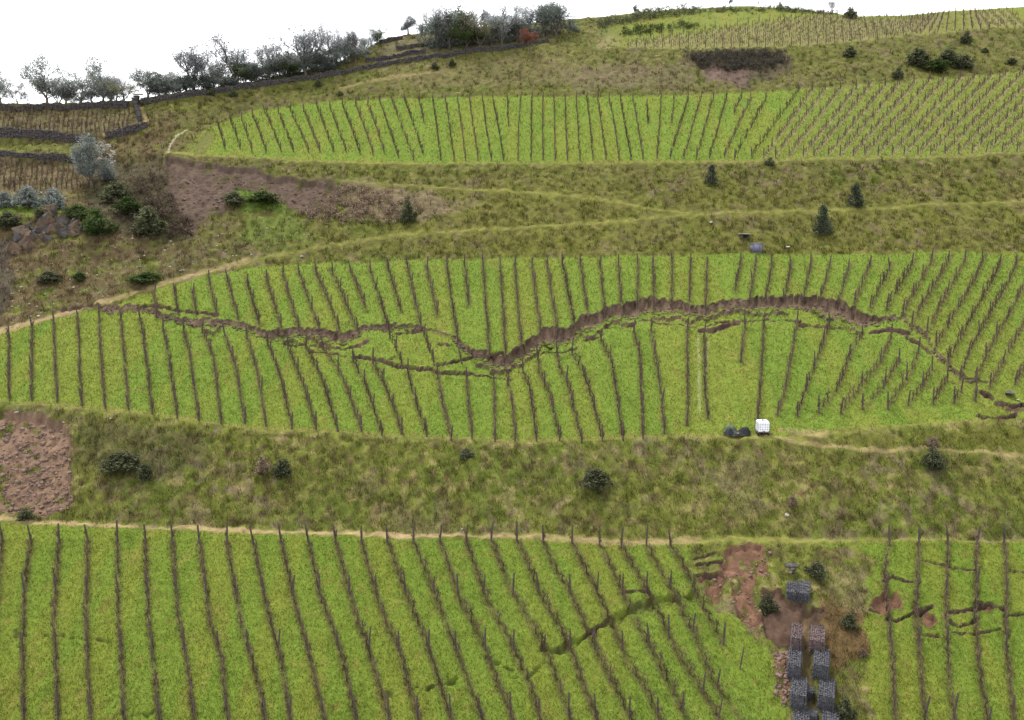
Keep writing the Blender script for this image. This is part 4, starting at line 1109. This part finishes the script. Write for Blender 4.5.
# rock face with orange broken schist
root = thing('rock_outcrop', ground1(50, 262), 'orange and grey broken rock face under the green terrace', 'rock face')
o0 = Vector(root.location)
OR = [r.copy() for r in ROCKS]; DG = [r.copy() for r in ROCKS]
for me in OR: me.materials.append(M_ROCKO)
for me in DG: me.materials.append(M_STONE)
for i in range(90):
    px = random.uniform(12, 88); t = random.random()
    top = 213 + (max(0, 42 - px) * .75); bot = top + 32 - max(0, px - 60) * .25
    py = top + (bot - top) * t * .8
    o = link('rock', random.choice(OR if random.random() < .5 else DG), None, root)
    k = random.choice((.9, 1.3, 1.9, 2.6, 3.6)) * random.uniform(.85, 1.15); o.location = ground1(px, py) - o0 - Vector((0, 0, .02 * k))
    o.scale = (k * .55, k * .6, k * 1.1); o.rotation_euler = (random.uniform(-.3, .3), random.uniform(.3, .7), random.uniform(-.5, .5))
def boulder(px, py, w, label, mtl, sc=(1, .8, .7)):
    me = random.choice(ROCKS).copy(); me.materials.append(mtl)
    o = link('boulder', me); k = w / pxm(px, py)[()]
    o.location = ground1(px, py) + Vector((0, 0, k * .2)); o.scale = (k * sc[0], k * sc[1], k * sc[2]); o.rotation_euler = (0, 0, random.uniform(0, 6))
    tag(o, label, 'boulder')
boulder(1009, 396, 13, 'dark grey flat boulder at the right end of the long crack', M_STONE)
boulder(1018, 401, 4, 'small white stone beside the dark grey boulder', M_PALE)
boulder(302, 256, 5, 'pale orange stone on the grass beside the left path', M_PALE)
boulder(17, 412, 6, 'pale stone on the upper edge of the pink earth slip', M_PALE)
boulder(111, 419, 4, 'small white stone on the path at the middle field edge', M_PALE)
boulder(711, 226, 6, 'pale stone on the middle bank left of the blue box', M_PALE)
boulder(788, 248, 6, 'white stone on the middle bank right of the blue box', M_PALE)
boulder(462, 531, 4, 'small white stone at the foot of the lower bank', M_PALE)
boulder(787, 519, 7, 'grey stone near the foot of the lower bank at right', M_PALE)
def rubble(poly, n, size, mtl, label, name='rubble'):
    xs = [p[0] for p in poly]; ys = [p[1] for p in poly]; px, py = [], []
    while len(px) < n:
        a = rng.uniform(min(xs), max(xs), 400); b = rng.uniform(min(ys), max(ys), 400)
        q = poly_sd(a, b, poly) < 0; px += list(a[q]); py += list(b[q])
    G = ground(np.array(px[:n]), np.array(py[:n]))
    org = np.zeros(3)
    o = joined(name, ROCKA, list(G), rng.uniform(0, 6, n), rng.gamma(2, size / 2, n).clip(size * .4, size * 3), mtl, None, 'stuff', org)
    o['label'] = label
M_RED = mat('reddish_stone', lambda n, b: noisy(n, b, (.075, .048, .038), (.19, .125, .10), 3, .4))
M_CLOD = mat('earth_clods', lambda n, b: noisy(n, b, (.045, .030, .025), (.105, .070, .060), 3, .4))
rubble([(0,414),(66,422),(74,500),(68,512),(0,514)], 700, .22, M_RED, 'loose reddish stones on the pink earth slip')
rubble([(774,652),(788,650),(790,690),(784,708),(775,690)], 240, .17, M_RED, 'loose reddish stones left of the gabion channel')
rubble([(0,330),(0,270),(60,250),(120,225),(200,240),(260,225),(320,235),(250,258),(150,285),(60,312)], 420, .15, M_PALE, 'pale stones strewn over the gully slope')
rubble([(705,575),(770,548),(770,590),(755,624),(735,610)], 200, .13, M_RED, 'reddish stones on the slip beside the stone cages')
rubble([(170,165),(240,172),(330,188),(320,205),(270,194),(230,190),(215,212),(190,228),(178,215)], 420, .2, M_CLOD, 'brown clods and stones on the upper left earth slip')
rubble([(96,140),(118,142),(116,166),(100,160)], 60, .4, M_PALE, 'tumbled pale stones by the olive tree')
cl = []
for xx in np.arange(92, 985, .35):
    if crackW(xx) > 3: cl.append((xx, float(crackT(np.array(xx))) + rng.uniform(.5, .62 * float(crackW(xx)) + 1)))
cl = np.array(cl)
o = joined('earth_clods', ROCKA, list(ground(cl[:, 0], cl[:, 1])), rng.uniform(0, 6, len(cl)), rng.gamma(2, .07, len(cl)).clip(.06, .5), M_CLOD, None, 'stuff', np.zeros(3))
o['label'] = 'brown earth clods broken along the long landslide crack'

M_TURF = mat('turf_sods', lambda n, b: noisy(n, b, (.070, .095, .018), (.115, .13, .03), 5, .5))
sd = []
for xx in np.arange(140, 960, 1.3):
    w_ = float(crackW(xx))
    if w_ > 5 and vnoise(np.array(xx * .06), np.array(9.0), 97) > .35: sd.append((xx, float(crackT(np.array(xx))) + w_ * rng.uniform(.3, .75)))
sd = np.array(sd)
o = joined('turf_sods', ROCKA, list(ground(sd[:, 0], sd[:, 1]) - np.array((0, 0, .08))), rng.uniform(0, 6, len(sd)), rng.gamma(3, .13, len(sd)).clip(.15, .8), M_TURF, None, 'stuff', np.zeros(3))
o['label'] = 'green sods of turf broken off below the long crack'
# ------------------------------------------------------------------ gabions
def gabion(px, pyf, w, l, h, label, mtl=None, yaw=0.0, lift=0.0, tilt=0.0):
    g = ground1(px, pyf); yaw = -math.atan2(g.x, g.y)
    root = thing('gabion', g, label, 'gabion', 'gabions of the stepped channel', yaw)
    root.rotation_euler = (tilt, 0, yaw)
    r = np.random.default_rng(int(px * 7 + pyf)); pts = []; sc = []
    s = .14
    for a in np.arange(-w/2 + s/2, w/2, s):
        for b in np.arange(s/2, l, s):
            for c in np.arange(-.3, h, s):
                edge = abs(a) > w/2 - s or b < s or b > l - s * 1.1 or c > h - s * 1.1
                if edge: pts.append((a + r.normal(0, .02), b + r.normal(0, .02), c + lift + r.normal(0, .02) + s * .2)); sc.append(s * r.uniform(1.1, 1.4))
    o = joined('stone_fill', ROCKA, [np.array(p) for p in pts], r.uniform(0, 6, len(pts)), sc, mtl or M_GAB, root, 'stuff', np.zeros(3))
    m = MB(); m.box((0, l/2, lift + h/2 - .2), (w - s * 1.2, l - s * 1.2, h + .2), None)
    link('core', m.mesh('core'), mtl or M_GAB, root)
    m = MB(); z0 = lift - .1; z1 = lift + h + .06
    X = (-w/2 - .04, w/2 + .04); Yv = (-.04, l + .04)
    for x in X:
        for y in Yv: m.tube([(x, y, z0), (x, y, z1)], .009, 4)
    for z in np.arange(z0 + .1, z1 + .01, (z1 - z0 - .1) / 6):
        m.tube([(X[0], Yv[0], z), (X[1], Yv[0], z)], .005, 3); m.tube([(X[0], Yv[0], z), (X[0], Yv[1], z)], .005, 3); m.tube([(X[1], Yv[0], z), (X[1], Yv[1], z)], .005, 3)
    for i in range(9):
        y = Yv[0] + (Yv[1] - Yv[0]) * i / 8; m.tube([(X[0], y, z1), (X[1], y, z1)], .006, 3)
    for i in range(5):
        x = X[0] + (X[1] - X[0]) * i / 4; m.tube([(x, Yv[0], z1), (x, Yv[1], z1)], .006, 3); m.tube([(x, Yv[0], z0), (x, Yv[0], z1)], .006, 3)
    link('wire_cage', m.mesh('wire_cage'), M_WIRE, root)
gabion(795, 652, .65, 2.2, 1.0, 'narrow earthy gabion at the upper end of the left channel side', M_GABR)
gabion(793.5, 681, .88, 2.4, 1.15, 'second gabion from the top in the left channel side')
gabion(797, 711, .92, 2.4, 1.15, 'third gabion from the top in the left channel side')
gabion(799.5, 742, .95, 2.4, 1.15, 'lowest gabion of the left channel side at the picture bottom')
gabion(816, 653, .92, 2.3, 1.05, 'pinkish earthy gabion at the upper end of the right channel side', M_GABR)
gabion(820, 681, 1.0, 2.4, 1.12, 'second gabion from the top in the right channel side')
gabion(825, 711, .95, 2.4, 1.15, 'third gabion from the top in the right channel side')
gabion(828.5, 742, .98, 2.4, 1.15, 'lowest gabion of the right channel side at the picture bottom')
gabion(807, 694, .85, .7, .8, 'upper low mossy gabion step inside the channel')
gabion(810.5, 719, .9, .7, .8, 'lower mossy gabion step inside the channel')
gabion(791.5, 599, .75, 1.3, .75, 'left one of the two dark gabions above the channel', tilt=.25)
gabion(803, 602, .9, 1.5, .8, 'right one of the two dark gabions above the channel', tilt=.2)

# ------------------------------------------------------------------ small things
g = ground1(793, 575); root = thing('stone_slab', g, 'grey flat slab propped on pale stones above the two dark gabions', 'slab')
m = MB(); m.box((-.15, .1, .62), (.9, .6, .1), None, .02); link('slab', m.mesh('slab'), M_STONE, root)
for i, (x, z, k) in enumerate(((-.05, .4, .34), (.02, .08, .4), (-.2, .1, .35), (.12, .3, .3))):
    me = ROCKS[i].copy(); me.materials.append(M_PALE if i % 2 == 0 else M_STONE); o = link('stone', me, None, root); o.location = (x, 0.05, z); o.scale = (k, k, k * 1.1)

g = ground1(762, 434.5); root = thing('water_tank', g, 'white square plastic water tank standing at the lower edge of the middle field', 'tank')
bm = bmesh.new(); bmesh.ops.create_cube(bm, size=1)
for v in bm.verts: v.co = (v.co.x * 1.0, v.co.y * .95, v.co.z * .95 + .66)
bmesh.ops.bevel(bm, geom=bm.edges[:], offset=.09, segments=3, affect='EDGES')
me = bpy.data.meshes.new('bottle'); bm.to_mesh(me); bm.free(); link('bottle', me, M_WHITE, root)
m = MB()
for z in np.linspace(.22, 1.1, 5):
    m.tube([(-.53, -.5, z), (.53, -.5, z), (.53, .5, z), (-.53, .5, z), (-.53, -.5, z)], .009, 4)
for t in np.linspace(-.53, .53, 6):
    m.tube([(t, -.505, .18), (t, -.505, 1.14)], .009, 4); m.tube([(t, .505, .18), (t, .505, 1.14)], .009, 4)
for t in np.linspace(-.4, .4, 4):
    m.tube([(-.535, t, .18), (-.535, t, 1.14)], .009, 4); m.tube([(.535, t, .18), (.535, t, 1.14)], .009, 4)
link('cage', m.mesh('cage'), M_WIRE, root)
for y in (-.4, -.2, 0, .2, .4):
    m = MB(); m.box((0, y, .14), (1.08, .13, .03)); link('pallet_slat', m.mesh('pallet_slat'), M_WOODP, root)
for x in (-.45, 0, .45):
    m = MB(); m.box((x, 0, .02), (.12, 1.0, .2)); link('pallet_block', m.mesh('pallet_block'), M_BLACK, root)
m = MB(); m.tube([(0, 0, 1.12), (0, 0, 1.19)], .11, 12); link('cap', m.mesh('cap'), M_BLACK, root)
m = MB(); m.tube([(0, -.46, .28), (0, -.58, .28), (0, -.6, .22)], .045, 8); link('valve', m.mesh('valve'), M_BLACK, root)

def crumple(name, w, d, h, seed, m, parent, off):
    n = 15; V = []; F = []
    for j in range(n):
        for i in range(n):
            u = i / (n-1) * 2 - 1; v = j / (n-1) * 2 - 1; e = max(0, 1 - (u*u + v*v)) ** .6
            z = h * e * (.45 + 1.0 * float(fbm(np.array(u * 2.2 + seed), np.array(v * 2.2), seed)))
            V.append((u * w/2 * (1 + .2 * math.sin(v * 5 + seed)), v * d/2, z - .05))
    for j in range(n-1):
        for i in range(n-1): a = j*n + i; F.append((a, a+1, a+n+1, a+n))
    o = link(name, mesh_np(name, np.array(V), np.array(F)), m, parent); o.location = off
    return o
g = ground1(738, 435); root = thing('tarpaulin_heap', g, 'dark crumpled heap with a greenish sheet on the grass left of the white tank', 'heap')
crumple('sheet', 1.0, .8, .6, 3, M_BLACK, root, (-.75, 0, 0)); crumple('sheet', 1.1, .8, .8, 8, M_BLACK, root, (.5, 0, 0)); crumple('sheet', 1.5, .9, .4, 12, M_BLACK, root, (0, -.1, 0)); crumple('green_sheet', 1.2, .7, .55, 5, M_GREENSH, root, (-.55, .6, .2))
me = ROCKS[2].copy(); me.materials.append(M_PALE); o = link('white_scrap', me, None, root); o.location = (-.15, -.45, .2); o.scale = (.2, .15, .3)

g = ground1(757, 253); root = thing('utility_box', g, 'blue-grey square box at the top edge of the middle field', 'box')
m = MB(); m.box((0, .45, .45), (1.25, .9, 1.1)); link('casing', m.mesh('casing'), M_BLUE, root)
m = MB(); m.box((0, .45, 1.04), (1.38, 1.02, .07)); link('lid', m.mesh('lid'), M_CONC, root)
m = MB(); m.box((-.05, -.015, .48), (.95, .03, .8)); pn = link('door_panel', m.mesh('door_panel'), M_BLUE, root)
m = MB(); m.box((.3, -.045, .5), (.05, .03, .14)); link('handle', m.mesh('handle'), M_BLACK, pn)
m = MB(); m.box((.66, .45, .45), (.05, .8, .9)); link('side_shade', m.mesh('side_shade'), M_BLACK, root)  # black sheet standing in for shade on the right side
g = ground1(745, 241); root = thing('spring_box', g, 'small stone chamber with pale flat slab above the blue-grey box', 'stone chamber')
m = MB(); m.box((-.42, .3, .25), (.25, .8, .75), None, .03); m.box((.42, .3, .25), (.25, .8, .75), None, .03); m.box((0, .65, .25), (.9, .15, .7), None, .02); link('wall', m.mesh('wall'), M_STONE, root)
m = MB(); m.box((0, .25, .68), (1.35, 1.0, .13), None, .03); link('cover_slab', m.mesh('cover_slab'), M_PALE, root)
# lone leaning stakes
for (px, py, lb) in [(740, 668, 'lone leaning stake left of the gabions, higher of two'), (718, 722, 'lone stake near the bottom edge left of the gabions')]:
    o = link('stake', POST[1].copy()); o.location = ground1(px, py); o.rotation_euler = (.1, .2, 1); tag(o, lb, 'stake')
